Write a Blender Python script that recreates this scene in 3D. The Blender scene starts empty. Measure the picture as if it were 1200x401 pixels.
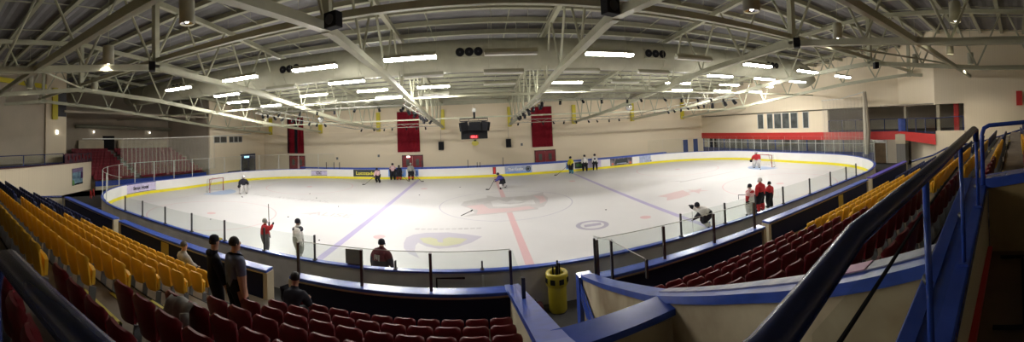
import bpy, math, random
from mathutils import Vector, Matrix
random.seed(7)
PI = math.pi
SC = bpy.context.scene
COL = SC.collection

# ------------------------------------------------------------------ helpers
def sr(r, g, b):
    f = lambda c: ((c/255)/12.92 if c/255 <= .04045 else ((c/255+.055)/1.055)**2.4)
    return (f(r), f(g), f(b), 1)

def mat(name, col, rough=.6, metal=0., spec=.5, noise=.0, scale=4., col2=None, bump=0., emit=None, es=0., kind='noise', coat=0.):
    m = bpy.data.materials.new(name); m.use_nodes = True
    nt = m.node_tree; b = nt.nodes['Principled BSDF']
    b.inputs['Base Color'].default_value = col
    b.inputs['Roughness'].default_value = rough
    b.inputs['Metallic'].default_value = metal
    b.inputs['Specular IOR Level'].default_value = spec
    if coat: b.inputs['Coat Weight'].default_value = coat
    if emit:
        b.inputs['Emission Color'].default_value = emit
        b.inputs['Emission Strength'].default_value = es
    if noise or col2 or bump:
        tc = nt.nodes.new('ShaderNodeTexCoord')
        if kind == 'brick':
            t = nt.nodes.new('ShaderNodeTexBrick'); t.inputs['Scale'].default_value = scale
            t.inputs['Mortar Size'].default_value = .012
            t.inputs['Color1'].default_value = (1, 1, 1, 1); t.inputs['Color2'].default_value = (.8, .8, .8, 1)
            t.inputs['Mortar'].default_value = (0, 0, 0, 1)
        elif kind == 'wave':
            t = nt.nodes.new('ShaderNodeTexWave'); t.inputs['Scale'].default_value = scale
        else:
            t = nt.nodes.new('ShaderNodeTexNoise'); t.inputs['Scale'].default_value = scale
            t.inputs['Detail'].default_value = 6
        nt.links.new(tc.outputs['Object'], t.inputs['Vector'])
        if noise or col2:
            mx = nt.nodes.new('ShaderNodeMix'); mx.data_type = 'RGBA'
            c2 = col2 or tuple([c*(1-noise) for c in col[:3]]+[1])
            mx.inputs[6].default_value = c2; mx.inputs[7].default_value = col
            src = t.outputs['Color'] if kind == 'brick' else t.outputs[0]
            if kind == 'noise':
                mr = nt.nodes.new('ShaderNodeMapRange'); mr.inputs[1].default_value = .35; mr.inputs[2].default_value = .65
                nt.links.new(src, mr.inputs[0]); src = mr.outputs[0]
            nt.links.new(src, mx.inputs[0]); nt.links.new(mx.outputs[2], b.inputs['Base Color'])
        if bump:
            bp = nt.nodes.new('ShaderNodeBump'); bp.inputs['Strength'].default_value = bump
            nt.links.new(t.outputs[0], bp.inputs['Height']); nt.links.new(bp.outputs[0], b.inputs['Normal'])
    return m

def glassmat(name, tint=(.93, .95, .94, 1), refl=.022, rough=.03):
    m = bpy.data.materials.new(name); m.use_nodes = True; nt = m.node_tree
    nt.nodes.remove(nt.nodes['Principled BSDF'])
    out = [n for n in nt.nodes if n.type == 'OUTPUT_MATERIAL'][0]
    t = nt.nodes.new('ShaderNodeBsdfTransparent'); t.inputs[0].default_value = tint
    g = nt.nodes.new('ShaderNodeBsdfGlossy'); g.inputs['Roughness'].default_value = rough
    mx = nt.nodes.new('ShaderNodeMixShader'); mx.inputs[0].default_value = refl
    nt.links.new(t.outputs[0], mx.inputs[1]); nt.links.new(g.outputs[0], mx.inputs[2]); nt.links.new(mx.outputs[0], out.inputs[0])
    return m

def netmat(name, col, cover):
    m = bpy.data.materials.new(name); m.use_nodes = True; nt = m.node_tree
    b = nt.nodes['Principled BSDF']; b.inputs['Base Color'].default_value = col; b.inputs['Roughness'].default_value = .9
    b.inputs['Alpha'].default_value = cover
    return m

class MB:
    def __init__(s): s.v = []; s.f = []; s.mi = []; s.cur = 0
    def add(s, vs, fs):
        o = len(s.v); s.v += [tuple(v) for v in vs]; s.f += [tuple(i+o for i in f) for f in fs]; s.mi += [s.cur]*len(fs); return s
    def box(s, x0, x1, y0, y1, z0, z1):
        return s.add([(x0,y0,z0),(x1,y0,z0),(x1,y1,z0),(x0,y1,z0),(x0,y0,z1),(x1,y0,z1),(x1,y1,z1),(x0,y1,z1)],
                     [(0,3,2,1),(4,5,6,7),(0,1,5,4),(1,2,6,5),(2,3,7,6),(3,0,4,7)])
    def bar(s, a, b, w, h, up=(0,0,1)):
        a = Vector(a); b = Vector(b); d = (b-a).normalized(); u = Vector(up)
        r = d.cross(u)
        if r.length < 1e-4: r = d.cross(Vector((1,0,0)))
        r.normalize(); u = r.cross(d).normalized()
        vs = []
        for p in (a, b):
            for sx, sz in ((-1,-1),(1,-1),(1,1),(-1,1)): vs.append(p+r*sx*w/2+u*sz*h/2)
        return s.add(vs, [(0,1,2,3),(7,6,5,4),(0,4,5,1),(1,5,6,2),(2,6,7,3),(3,7,4,0)])
    def tube(s, pts, r, n=8, cap=True, closed=False):
        P = [Vector(p) for p in pts]; rs = r if isinstance(r, (list, tuple)) else [r]*len(P)
        vs = []; prev = None
        for i, p in enumerate(P):
            if closed: d = P[(i+1) % len(P)]-P[i-1]
            else: d = (P[min(i+1, len(P)-1)]-P[max(i-1, 0)])
            d.normalize()
            if prev is None:
                u = Vector((0,0,1)) if abs(d.z) < .9 else Vector((1,0,0))
                a = d.cross(u).normalized()
            else:
                a = (prev-d*prev.dot(d)).normalized()
            prev = a; b = d.cross(a)
            for k in range(n):
                t = 2*PI*k/n; vs.append(p+(a*math.cos(t)+b*math.sin(t))*rs[i])
        fs = []; m = len(P)
        for i in range(m if closed else m-1):
            j = (i+1) % m
            for k in range(n):
                l = (k+1) % n; fs.append((i*n+k, i*n+l, j*n+l, j*n+k))
        if cap and not closed: fs += [tuple(reversed(range(n))), tuple((m-1)*n+k for k in range(n))]
        return s.add(vs, fs)
    def lathe(s, prof, n=20, c=(0,0,0), cap=True):
        vs = [(c[0]+r*math.cos(2*PI*k/n), c[1]+r*math.sin(2*PI*k/n), c[2]+z) for r, z in prof for k in range(n)]
        fs = [(i*n+k, i*n+(k+1) % n, (i+1)*n+(k+1) % n, (i+1)*n+k) for i in range(len(prof)-1) for k in range(n)]
        if cap: fs += [tuple(reversed(range(n))), tuple((len(prof)-1)*n+k for k in range(n))]
        return s.add(vs, fs)
    def prism(s, poly, off):
        """polygon of 3D points extruded by the vector off"""
        n = len(poly); o = Vector(off); A = [Vector(p) for p in poly]
        return s.add(A+[p+o for p in A], [tuple(reversed(range(n))), tuple(range(n, 2*n))]+[(k, (k+1) % n, n+(k+1) % n, n+k) for k in range(n)])
    def strip(s, lo, hi, closed=False):
        n = len(lo); fs = [(k, (k+1) % n, n+(k+1) % n, n+k) for k in range(n if closed else n-1)]
        return s.add(list(lo)+list(hi), fs)
    def ball(s, c, r, n=10, m=7, sc=(1,1,1)):
        pr = []
        vs = []
        for i in range(m+1):
            a = PI*i/m
            for k in range(n): vs.append((c[0]+r*sc[0]*math.sin(a)*math.cos(2*PI*k/n), c[1]+r*sc[1]*math.sin(a)*math.sin(2*PI*k/n), c[2]-r*sc[2]*math.cos(a)))
        return s.add(vs, [(i*n+k, i*n+(k+1) % n, (i+1)*n+(k+1) % n, (i+1)*n+k) for i in range(m) for k in range(n)])
    def mesh(s, name, mats):
        me = bpy.data.meshes.new(name); me.from_pydata(s.v, [], s.f)
        mats = mats if isinstance(mats, (list, tuple)) else [mats]
        for m in mats: me.materials.append(m)
        if len(mats) > 1: me.polygons.foreach_set('material_index', s.mi)
        me.validate(); me.update(); return me
    def build(s, name, mats, parent=None, loc=None, smooth=False, bevel=0):
        o = bpy.data.objects.new(name, s.mesh(name, mats)); COL.objects.link(o)
        if smooth: o.data.shade_smooth()
        if parent: o.parent = parent
        if loc: o.location = loc
        if bevel:
            b = o.modifiers.new('b', 'BEVEL'); b.width = bevel; b.segments = 2; b.limit_method = 'ANGLE'
        return o

def tag(o, label=None, cat=None, group=None, kind=None):
    if label: o['label'] = label
    if cat: o['category'] = cat
    if group: o['group'] = group
    if kind: o['kind'] = kind
    return o
def struct(o): o['kind'] = 'structure'; return o
def empty(name, loc=(0,0,0), rz=0):
    o = bpy.data.objects.new(name, None); COL.objects.link(o); o.location = loc; o.rotation_euler = (0, 0, rz); o.empty_display_size = .2; return o
def copy_tree(o, parent=None):
    c = o.copy(); COL.objects.link(c); c.parent = parent
    for ch in list(o.children): copy_tree(ch, c)
    return c
ORD = ['zeroth','first','second','third','fourth','fifth','sixth','seventh','eighth','ninth','tenth','eleventh','twelfth','thirteenth','fourteenth','fifteenth','sixteenth','seventeenth','eighteenth','nineteenth','twentieth']

# ------------------------------------------------------------------ materials
M = {}
M['ice'] = mat('ice', (.60,.59,.585,1), .35, spec=.35, noise=.05, scale=.35)
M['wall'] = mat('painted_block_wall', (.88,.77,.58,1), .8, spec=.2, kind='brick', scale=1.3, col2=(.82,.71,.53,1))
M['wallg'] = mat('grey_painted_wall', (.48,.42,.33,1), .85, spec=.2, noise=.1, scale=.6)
M['cream'] = mat('cream_paint', (.60,.53,.38,1), .6, spec=.3, noise=.14, scale=1.2)
M['creamdirt'] = mat('scuffed_cream_paint', (.58,.51,.36,1), .6, spec=.3, scale=1.1, col2=(.30,.23,.15,1), noise=.3)
M['steel'] = mat('cream_green_steel', (.46,.455,.33,1), .5, spec=.4, noise=.1, scale=2)
M['deck'] = mat('roof_deck', (.25,.245,.25,1), .7, spec=.3, noise=.15, scale=1)
M['duct'] = mat('duct_paint', (.40,.39,.29,1), .55, spec=.4, noise=.12, scale=1.5)
M['conc'] = mat('concrete', (.22,.185,.145,1), .85, spec=.2, noise=.3, scale=2)
M['concd'] = mat('dark_concrete', (.22,.195,.17,1), .85, spec=.2, noise=.3, scale=2)
M['yellow'] = mat('yellow_plastic', (.82,.46,.035,1), .42, spec=.4, noise=.1, scale=3)
M['red'] = mat('red_plastic', (.17,.010,.018,1), .42, spec=.4, noise=.12, scale=3)
M['redend'] = mat('red_end_plastic', (.22,.016,.03,1), .5, spec=.3)
M['blueseat'] = mat('navy_plastic', (.018,.03,.11,1), .42, spec=.4)
M['std'] = mat('grey_standard', (.16,.165,.17,1), .5, metal=.3)
M['blue'] = mat('gloss_blue_paint', (.04,.09,.46,1), .22, spec=.6, noise=.2, scale=5)
M['bluel'] = mat('worn_blue_paint', (.04,.10,.50,1), .28, spec=.6, noise=.25, scale=6)
M['navy'] = mat('navy_panel', (.008,.012,.045,1), .6, spec=.3)
M['railblue'] = mat('dark_blue_rail', (.016,.03,.13,1), .25, spec=.6)
M['white'] = mat('white_hdpe', (.80,.79,.76,1), .45, spec=.4, noise=.04, scale=1)
M['kick'] = mat('yellow_kickplate', (.80,.70,.03,1), .4, spec=.4)
M['boardgrey'] = mat('board_back', (.62,.59,.53,1), .6, spec=.3, noise=.2, scale=1.5)
M['dark'] = mat('black_paint', (.010,.010,.012,1), .7, spec=.2)
M['black'] = mat('black_cloth', (.012,.012,.016,1), .85, spec=.2)
M['dgrey'] = mat('dark_grey_metal', (.045,.045,.05,1), .5, metal=.2)
M['glass'] = glassmat('clear_glass')
M['glass2'] = glassmat('window_glass', (.78,.80,.80,1), .06)
M['fascia'] = mat('red_fascia', (.62,.035,.03,1), .5, noise=.08, scale=2)
M['redcloth'] = mat('red_curtain', (.22,.012,.022,1), .9, spec=.1, noise=.25, scale=6)
M['reddoor'] = mat('red_door', (.26,.02,.03,1), .45, noise=.3, scale=3)
M['frame'] = mat('white_frame', (.62,.62,.58,1), .5)
M['bluedoor'] = mat('blue_door', (.04,.075,.24,1), .5)
M['net'] = netmat('netting', (.62,.58,.50,1), .22)
M['netdense'] = netmat('gathered_netting', (.62,.57,.46,1), .8)
M['yellowsteel'] = mat('yellow_steel', (.62,.52,.03,1), .5)
M['tube'] = mat('lit_diffuser', (.9,.9,.9,1), .5, emit=(1,.97,.93,1), es=40)
M['tubefar'] = mat('lit_diffuser_far', (.9,.9,.9,1), .5, emit=(1,.97,.93,1), es=270)
M['tubefarr'] = mat('lit_diffuser_far_right', (.9,.9,.9,1), .5, emit=(1,.97,.93,1), es=200)
M['tubenear'] = mat('lit_diffuser_near', (.9,.9,.9,1), .5, emit=(1,.97,.93,1), es=28)
M['tubemid'] = mat('lit_diffuser_mid', (.9,.9,.9,1), .5, emit=(1,.97,.93,1), es=125)
M['tubeoff'] = mat('unlit_diffuser', (.75,.74,.68,1), .4)
M['led'] = mat('red_digits', (.4,.02,.02,1), .5, emit=(1,.05,.06,1), es=3)
M['exit'] = mat('small_lit_lamp', (.8,.8,.8,1), .5, emit=(1,.95,.85,1), es=6)
M['skin'] = mat('skin', (.50,.27,.18,1), .55)
M['hair'] = mat('dark_hair', (.015,.01,.008,1), .7, noise=.4, scale=40)
M['lred'] = mat('ice_red', (0.59,0.38,0.39,1), .4)
M['lred2'] = mat('ice_pale_red', (0.57,0.43,0.43,1), .4)
M['lblue'] = mat('ice_blue', (0.37,0.33,0.52,1), .4)
M['lgrey'] = mat('ice_grey', (0.474,0.459,0.459,1), .4, noise=.15, scale=2)
M['lgrey2'] = mat('ice_pale_grey', (0.49,0.475,0.47,1), .4, noise=.1, scale=2)
M['lviolet'] = mat('ice_violet', (0.41,0.39,0.46,1), .4)
M['lyel'] = mat('ice_yellow', (0.47,0.47,0.3,1), .4)
M['crease'] = mat('ice_crease', (0.311,0.407,0.577,1), .4)
M['brown'] = mat('brown_board', (.16,.10,.045,1), .6, noise=.3, scale=2)
M['chrome'] = mat('chrome', (.7,.7,.7,1), .2, metal=1)
M['rigpipe'] = mat('rig_pipe', (.34,.33,.28,1), .5)
M['bulb'] = mat('drum_bulb_added_glow', (.9,.9,.9,1), .5, emit=(1,.93,.82,1), es=12)  # glow is added, the drums themselves are off
M['safety'] = mat('yellow_nosing', (.50,.42,.05,1), .6)

# ------------------------------------------------------------------ camera (cylindrical panorama)
F, Y0, T0, PI_, RO = 402.94784, 142.3477, 558.89369, .02234, -.04293
CAM = Vector((-1.7434, -23.48727, 5.04199))
def cam_dir(r, fw, up):
    c, s = math.cos(RO), math.sin(RO); r, up = r*c-up*s, r*s+up*c
    c, s = math.cos(PI_), math.sin(PI_); fw, up = fw*c-up*s, fw*s+up*c
    ps = (600-T0)/F; c, s = math.cos(ps), math.sin(ps)
    return Vector((r*c+fw*s, -r*s+fw*c, up))
cd = bpy.data.cameras.new('camera'); cam = bpy.data.objects.new('camera', cd); COL.objects.link(cam); SC.camera = cam
R_, U_, W_ = cam_dir(1,0,0), cam_dir(0,0,1), cam_dir(0,1,0)
cam.matrix_world = Matrix(((R_.x,U_.x,-W_.x,CAM.x),(R_.y,U_.y,-W_.y,CAM.y),(R_.z,U_.z,-W_.z,CAM.z),(0,0,0,1)))
cd.type = 'PANO'; cd.panorama_type = 'CENTRAL_CYLINDRICAL'
cd.central_cylindrical_range_u_min = -600/F; cd.central_cylindrical_range_u_max = 600/F
cd.central_cylindrical_range_v_min = (Y0-401)/F; cd.central_cylindrical_range_v_max = Y0/F
cd.central_cylindrical_radius = 1.0; cd.clip_start = .02; cd.clip_end = 300
SC.view_settings.view_transform = 'Standard'; SC.view_settings.look = 'None'; SC.view_settings.gamma = 1
SC.view_settings.use_curve_mapping = False; SC.view_settings.exposure = 0.5

# ------------------------------------------------------------------ rink
L, W, RR, HB = 55.0, 27.24, 9.3, 1.10
def outline(off=0., n=16):
    P = []
    for cx, cy, a0 in ((L/2-RR, W/2-RR, 0), (-L/2+RR, W/2-RR, 90), (-L/2+RR, -W/2+RR, 180), (L/2-RR, -W/2+RR, 270)):
        for k in range(n+1):
            a = math.radians(a0+90*k/n); P.append((cx+(RR+off)*math.cos(a), cy+(RR+off)*math.sin(a)))
    return P
m = MB(); P = outline(.02, 24); m.add([(x, y, 0) for x, y in P], [tuple(range(len(P)))]); m.add([(x, y, -.15) for x, y in P], [tuple(reversed(range(len(P))))])
ice = struct(m.build('floor_ice', M['ice']))
ice['label'] = 'white ice sheet of the rink inside the boards'
ZI = .004
def flat(name, poly, ma, z=ZI, label=None):
    b = MB(); b.add([(x, y, z) for x, y in poly], [tuple(range(len(poly)))]); o = b.build(name, ma, ice)
    if label: o['label'] = label
    return o
def ring(name, c, r, w, ma, z=ZI, a0=0, a1=360, sx=1):
    n = 64; b = MB(); A = [math.radians(a0+(a1-a0)*k/n) for k in range(n+1)]
    b.strip([(c[0]+sx*(r-w/2)*math.cos(a), c[1]+(r-w/2)*math.sin(a), z) for a in A], [(c[0]+sx*(r+w/2)*math.cos(a), c[1]+(r+w/2)*math.sin(a), z) for a in A])
    return b.build(name, ma, ice)
def disc(name, c, r, ma, z=ZI): return flat(name, [(c[0]+r*math.cos(2*PI*k/32), c[1]+r*math.sin(2*PI*k/32)) for k in range(32)], ma, z)
flat('centre_line', [(-.17,-13.5),(.17,-13.5),(.17,13.5),(-.17,13.5)], M['lred'])
for s in (-1, 1): flat('blue_line', [(s*8.2-.17,-13.5),(s*8.2+.17,-13.5),(s*8.2+.17,13.5),(s*8.2-.17,13.5)], M['lblue'])
ring('centre_circle', (0,0), 4.5, .07, M['lviolet'])
for s in (-1, 1):
    g = 24.03
    flat('goal_line', [(s*g-.03,-12.6),(s*g+.03,-12.6),(s*g+.03,12.6),(s*g-.03,12.6)], M['lred2'])
    A = [math.radians(90-180*k/24) for k in range(25)]
    flat('goal_crease', [(s*(g-1.8*math.cos(a)), 1.8*math.sin(a)) for a in A], M['crease'], .006)
    for t in (-1, 1):
        disc('neutral_spot', (s*6.7, t*7.13), .3, M['lred']); disc('end_spot', (s*18., t*6.9), .3, M['lred'])
        ring('end_circle', (s*18., t*6.9), 4.3, .07, M['lred'])
# painted marks of the ice: centre crest, eye, ring, lettering
flat('centre_crest', [(-2.9,-3.2),(-1.9,-2.95),(-.3,-2.65),(1.8,-2.4),(1.9,-2.0),(2.3,-1.8),(2.85,-.3),(3.1,.8),(3.0,2.2),(3.2,3.1),(2.5,2.6),(1.9,2.2),(0,2.1),(-.6,2.4),(-1.24,3.3),(-1.2,2.3),(-2.0,1.9),(-2.9,1.2),(-3.1,0),(-2.4,-1.1),(-2.1,-2.3)], M['lgrey2'], .007)
flat('crest_red_field', [(-2.7,-.4),(-1.6,.1),(-1.2,-1.3),(.1,-1.5),(1.4,-1.3),(1.7,-2.1),(-.3,-2.5),(-2.0,-2.7),(-1.9,-1.6)], M['lred2'], .009)
flat('crest_red_edge', [(2.2,-.9),(2.8,-.2),(2.9,1.6),(2.2,2.0),(2.4,.4)], M['lred2'], .009)
flat('crest_white_face', [(-1.0,.9),(-.9,-.8),(.2,-1.1),(1.2,-.7),(1.9,-.9),(2.0,.6),(1.2,.2),(.6,1.2),(.1,.3),(-.4,1.4)], M['ice'], .010)
flat('crest_grey_brow', [(-.5,.3),(.2,-.4),(1.0,-.3),(1.6,.2),(.9,.0),(.3,.1)], M['lgrey'], .012)
ey = [(-5.3,-7.9),(-5.35,-7.1),(-5.1,-6.6),(-4.5,-6.25),(-3.4,-6.2),(-2.5,-6.55),(-1.7,-7.03),(-2.2,-7.85),(-2.85,-8.4),(-3.6,-8.6),(-4.2,-8.3),(-4.65,-7.8),(-4.7,-8.2),(-4.6,-8.9),(-4.25,-9.75),(-4.8,-9.25),(-5.15,-8.6)]
flat('eye_emblem', ey, M['lviolet'], .006)
flat('eye_emblem_iris', [(-4.7,-7.15),(-4.2,-7.0),(-3.7,-7.35),(-3.3,-7.0),(-2.4,-7.3),(-2.7,-7.95),(-3.3,-8.25),(-3.85,-8.2),(-4.4,-7.8)], M['lyel'], .008)
flat('eye_emblem_pupil', [(-3.9,-7.0),(-3.6,-7.0),(-3.5,-7.8),(-3.75,-7.7)], M['lviolet'], .010)
M['lring'] = mat('ice_dark_violet', (.34,.32,.40,1), .4)
ring('ring_emblem', (3.78,-6.9), .72, .24, M['lring']); flat('ring_emblem_bar', [(3.3,-7.1),(4.2,-7.1),(4.3,-6.7),(3.4,-6.7)], M['lring'])
def text_obj(name, body, size, loc, rot, ma, parent=None, sx=1., depth=0.004, bold=0):
    c = bpy.data.curves.new(name, 'FONT'); c.body = body; c.size = size; c.extrude = depth; c.align_x = 'CENTER'; c.align_y = 'CENTER'; c.offset = bold; c.space_character = 1.0
    o = bpy.data.objects.new(name, c); COL.objects.link(o); c.materials.append(ma); o.location = loc; o.rotation_euler = rot; o.scale = (sx, 1, 1)
    dg = bpy.context.evaluated_depsgraph_get(); dg.update()
    me = bpy.data.meshes.new_from_object(o.evaluated_get(dg)); mt = o.matrix_basis.copy(); bpy.data.objects.remove(o)
    o = bpy.data.objects.new(name, me); COL.objects.link(o); o.location = loc; o.rotation_euler = rot; o.scale = (sx, 1, 1)
    if parent: o.parent = parent
    return o
text_obj('ice_lettering', 'ALISE', 1.25, (-11.0,-3.4,.005), (0,0,.02), M['lred2'], ice, .95, .001, .01)
flat('ice_lettering_swoosh', [(-13.0,-3.9),(-12.0,-3.0),(-11.6,-2.75),(-11.9,-3.1),(-12.6,-3.8)], M['lred2'])
for i in range(11):
    x = -5.2+i*.32; flat('grey_lettering', [(x,-5.72),(x+.24,-5.72),(x+.26,-5.48),(x+.02,-5.48)], M['lgrey'])
text_obj('long_grey_lettering', 'THE CAVES RETAIL', .9, (-16.6,.55,.005), (0,0,-.04), M['lgrey2'], ice, 1.0, .001)
flat('red_patch', [(9.8,-3.1),(11.2,-2.75),(12.2,-2.6),(11.8,-4.2),(10.6,-4.6),(9.6,-4.6),(10.1,-3.8)], M['lred2'])
st = []
for k in range(10):
    a = PI/2+k*PI/5+.2; r = (.95 if k % 2 == 0 else .34); st.append((12.7+r*math.cos(a), -3.6+r*math.sin(a)))
flat('red_star', st, M['lred2'], .006)
flat('grey_pen_stroke', [(13.4,1.3),(14.2,1.0),(14.4,.5),(20.4,.9),(20.4,.7),(14.6,.15),(13.7,.1),(14.1,.55)], M['lgrey2'])

# boards around the ice: white inside, yellow kickplate, blue cap, grey back
def band(name, off0, off1, z0, z1, ma, parent, n=16):
    b = MB(); A = outline(off0, n); B = outline(off1, n)
    b.strip([(x,y,z0) for x,y in A], [(x,y,z1) for x,y in A], True)
    b.strip([(x,y,z1) for x,y in A], [(x,y,z1) for x,y in B], True)
    b.strip([(x,y,z1) for x,y in B], [(x,y,z0) for x,y in B], True)
    b.strip([(x,y,z0) for x,y in B], [(x,y,z0) for x,y in A], True)
    return b.build(name, ma, parent)
boards = empty('rink_boards'); tag(boards, 'white rink dasher boards with yellow kickplate running round the ice', 'rink boards')
band('board_panel', .0, .05, 0.0, HB-.03, M['white'], boards)
band('kickplate', -.012, .0, 0.0, .24, M['kick'], boards)
band('board_back', .05, .12, 0.0, HB-.03, M['boardgrey'], boards)
band('board_cap', -.02, .16, HB-.03, HB+.02, M['bluel'], boards)
# joints of the board panels
o = outline(-.004, 16)
# glass stanchions of the near side + panels
def stanchion(x, y, z0, h, label, rz=0, mt=None, w=.05):
    s = empty('glass_post', (x,y,z0), rz)
    tag(s, label, 'post', 'steel posts that hold the rink glass')
    b = MB(); b.box(-w/2,w/2,-w*.7,w*.7,0,h); b.build('post_channel', mt or M['dgrey'], s, bevel=.006)
    b = MB(); b.box(-w*1.1,w*1.1,-w*1.3,w*1.3,0,.03); b.build('base_plate', mt or M['dgrey'], s)
    return s
NB = -W/2-.07
near_posts = [-17.8,-16.14,-14.3,-12.5,-10.65,-8.8,-6.85,4.65,6.64,8.3,10.1,12.2,14.2,16.0,17.3]
for i, x in enumerate(near_posts):
    side = 'left' if x < 0 else 'right'
    k = near_posts.index(x)+1 if x < 0 else len([q for q in near_posts if 0 < q <= x])
    stanchion(x, NB, HB+.02, .78, f"dark steel glass post on the near boards, {ORD[k]} one counting rightwards in the {'left' if x<0 else 'right'} half")
for i, (x, w_) in enumerate(((-4.25,'left of'),(-1.76,'above'))):
    stanchion(x, NB, HB+.02, .24, ['short dark stub post on the near boards beyond the bench gate, left one','short dark stub post on the near boards beyond the bench gate, right one'][i])
def panel(name, p0, p1, z0, z1, ma=None, parent=None, zz1=None, label=None, t=.012):
    b = MB(); d = Vector((p1[0]-p0[0], p1[1]-p0[1], 0)).normalized(); n_ = Vector((-d.y, d.x, 0))*t
    za, zb = z1, (z1 if zz1 is None else zz1)
    b.prism([(p0[0],p0[1],z0),(p1[0],p1[1],z0 if not isinstance(z0, tuple) else z0[1]),(p1[0],p1[1],zb),(p0[0],p0[1],za)], n_)
    o = b.build(name, ma or M['glass'], parent)
    if label: tag(o, label, 'glass panel')
    return o
g = empty('near_side_glass', (0,NB,HB)); tag(g, 'low clear glass along the near left boards between dark posts', 'glass panel')
for a, b_ in zip(near_posts[:6], near_posts[1:7]): panel('glass_pane', (a+.03,0), (b_-.03,0), .03, .76, parent=g)
g = empty('near_side_glass', (0,NB,HB)); tag(g, 'low clear glass along the near right boards between dark posts', 'glass panel')
for a, b_ in zip(near_posts[7:14], near_posts[8:15]): panel('glass_pane', (a+.03,0), (b_-.03,0), .03, .76, parent=g)
# end glass with posts following the curve
def end_glass(sgn):
    nm = 'left' if sgn < 0 else 'right'
    g = empty('end_glass', (0,0,HB)); tag(g, f'tall curved glass above the {nm} end boards with thin light posts', 'glass panel')
    A = outline(.07, 10); n = len(A)
    idx = [k for k in range(n) if A[k][0]*sgn > L/2-RR-.1]
    # order by angle
    pts = sorted([A[k] for k in idx], key=lambda p: math.atan2(p[1], (p[0]*sgn-18)))
    b = MB(); b.strip([(x,y,.02) for x,y in pts], [(x,y,1.75) for x,y in pts]); b.build('curved_pane', M['glass'], g)
    b = MB(); b.tube([(x,y,1.76) for x,y in pts], .012 if sgn < 0 else .004, 6); b.build('top_trim', M['frame'], g)
    run = 0; last = None; acc = 0
    for (x0,y0),(x1,y1) in zip(pts[:-1], pts[1:]):
        d = math.hypot(x1-x0, y1-y0); t = 0
        while acc+ (d-t) >= 2.4:
            t += 2.4-acc; acc = 0
            x = x0+(x1-x0)*t/d; y = y0+(y1-y0)*t/d
            p = MB(); q_ = .022 if sgn < 0 else .005; p.box(x-q_,x+q_,y-q_,y+q_,.0,1.78); p.build('stanchion', M['frame'], g)
        acc += d-t
end_glass(-1); end_glass(1)
for i, (x, h_) in enumerate(((-19.3,.75),(-18.3,.75),(-17.6,.75),(-7.9,.9),(.9,.9),(-2.9,.8),(-1.9,.5),(-1.6,.5))):
    stanchion(x, W/2+.07, HB+.02, h_, 'thin dark post on the far boards, %s of eight from the left' % ORD[sorted([-19.3,-18.3,-17.6,-7.9,.9,-2.9,-1.9,-1.6]).index(x)+1], w=.06)

# adverts on the far boards
FB = W/2-.008
def advert(x0, x1, z0, z1, ma, label, name='advert_board'):
    e = empty(name, ((x0+x1)/2, FB, z0)); tag(e, label, 'advert', 'adverts on the far boards')
    b = MB(); w = (x1-x0)/2; b.box(-w,w,-.008,0,0,z1-z0); b.build('backing', ma, e)
    return e
RX = (PI/2,0,0)
adn = mat('ad_black', (.03,.04,.045,1), .4); ady = mat('ad_yellow', (.75,.68,.08,1), .4); adb = mat('ad_blue', (.17,.33,.72,1), .4); adp = mat('ad_pale_blue', (.45,.52,.72,1), .4, noise=.35, scale=3)
adlil = mat('ad_lilac', (.62,.56,.78,1), .4, noise=.2, scale=3); adcar = mat('ad_car_photo', (.28,.24,.26,1), .4, col2=(.03,.03,.05,1), noise=.5, scale=2.2); ador = mat('ad_orange', (.70,.14,.04,1), .4)
e = advert(-15.85,-12.7,.27,1.05, adn, 'black banner with yellow lettering on the far boards, left of centre')
text_obj('lettering', 'Lucozade', .56, (-.15,-.014,.37), RX, ady, e, 1.05, .003, .012)
b = MB(); b.prism([(1.15,-.01,.62),(1.25,-.01,.62),(1.5,-.01,.38),(1.25,-.01,.15),(1.15,-.01,.15),(1.38,-.01,.38)], (0,-.006,0)); b.build('arrow_mark', ady, e)
e = advert(-11.7,-9.7,.3,1.04, adb, 'plain light blue panel on the far boards behind two dark skaters')
b = MB(); b.prism([(-.7,-.01,.1),(.5,-.01,.1),(.9,-.01,.6),(-.3,-.01,.6)], (0,-.004,0)); b.build('pale_wave', adp, e)
e = advert(-8.65,-8.3,.3,1.04, adb, 'narrow blue panel on the far boards right of the blue line')
b = MB(); b.prism([(-.1,-.01,.1),(.1,-.01,.1),(.1,-.01,.6),(-.1,-.01,.6)], (0,-.004,0)); b.build('darker_strip', M['bluedoor'], e)
e = advert(-.25,.1,.28,1.04, M['reddoor'], 'narrow dark red panel on the far boards at the centre line')
b = MB(); b.prism([(-.08,-.01,.06),(.08,-.01,.06),(.08,-.01,.7),(-.08,-.01,.7)], (0,-.004,0)); b.build('bright_stripe', M['fascia'], e)
e = advert(1.05,4.0,.24,1.02, adp, 'pale blue advert with white script and round crest on far boards')
b = MB(); b.prism([(-1.4,-.01,.04),(1.4,-.01,.04),(1.4,-.01,.2),(-1.4,-.01,.2)], (0,-.004,0)); b.build('blue_foot_band', adb, e)
text_obj('script_lettering', 'The Castle', .34, (-.3,-.014,.46), RX, M['white'], e, 1.1, .003, .008)
b = MB(); b.tube([(1.08+.24*math.cos(t*PI/12), -.014, .42+.24*math.sin(t*PI/12)) for t in range(24)], .05, 6, closed=True); b.ball((1.08,-.01,.42), .16, sc=(1,.1,1)); b.build('round_crest', adn, e)
e = advert(7.85,8.3,.3,1.0, adb, 'small blue panel on the far boards behind the yellow skater')
b = MB(); b.prism([(-.15,-.01,.1),(.15,-.01,.1),(.15,-.01,.6),(-.15,-.01,.6)], (0,-.004,0)); b.build('inner_panel', M['bluedoor'], e)
e = advert(8.85,10.0,.3,1.0, adn, 'dark green advert between the yellow skater and white skaters')
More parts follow.
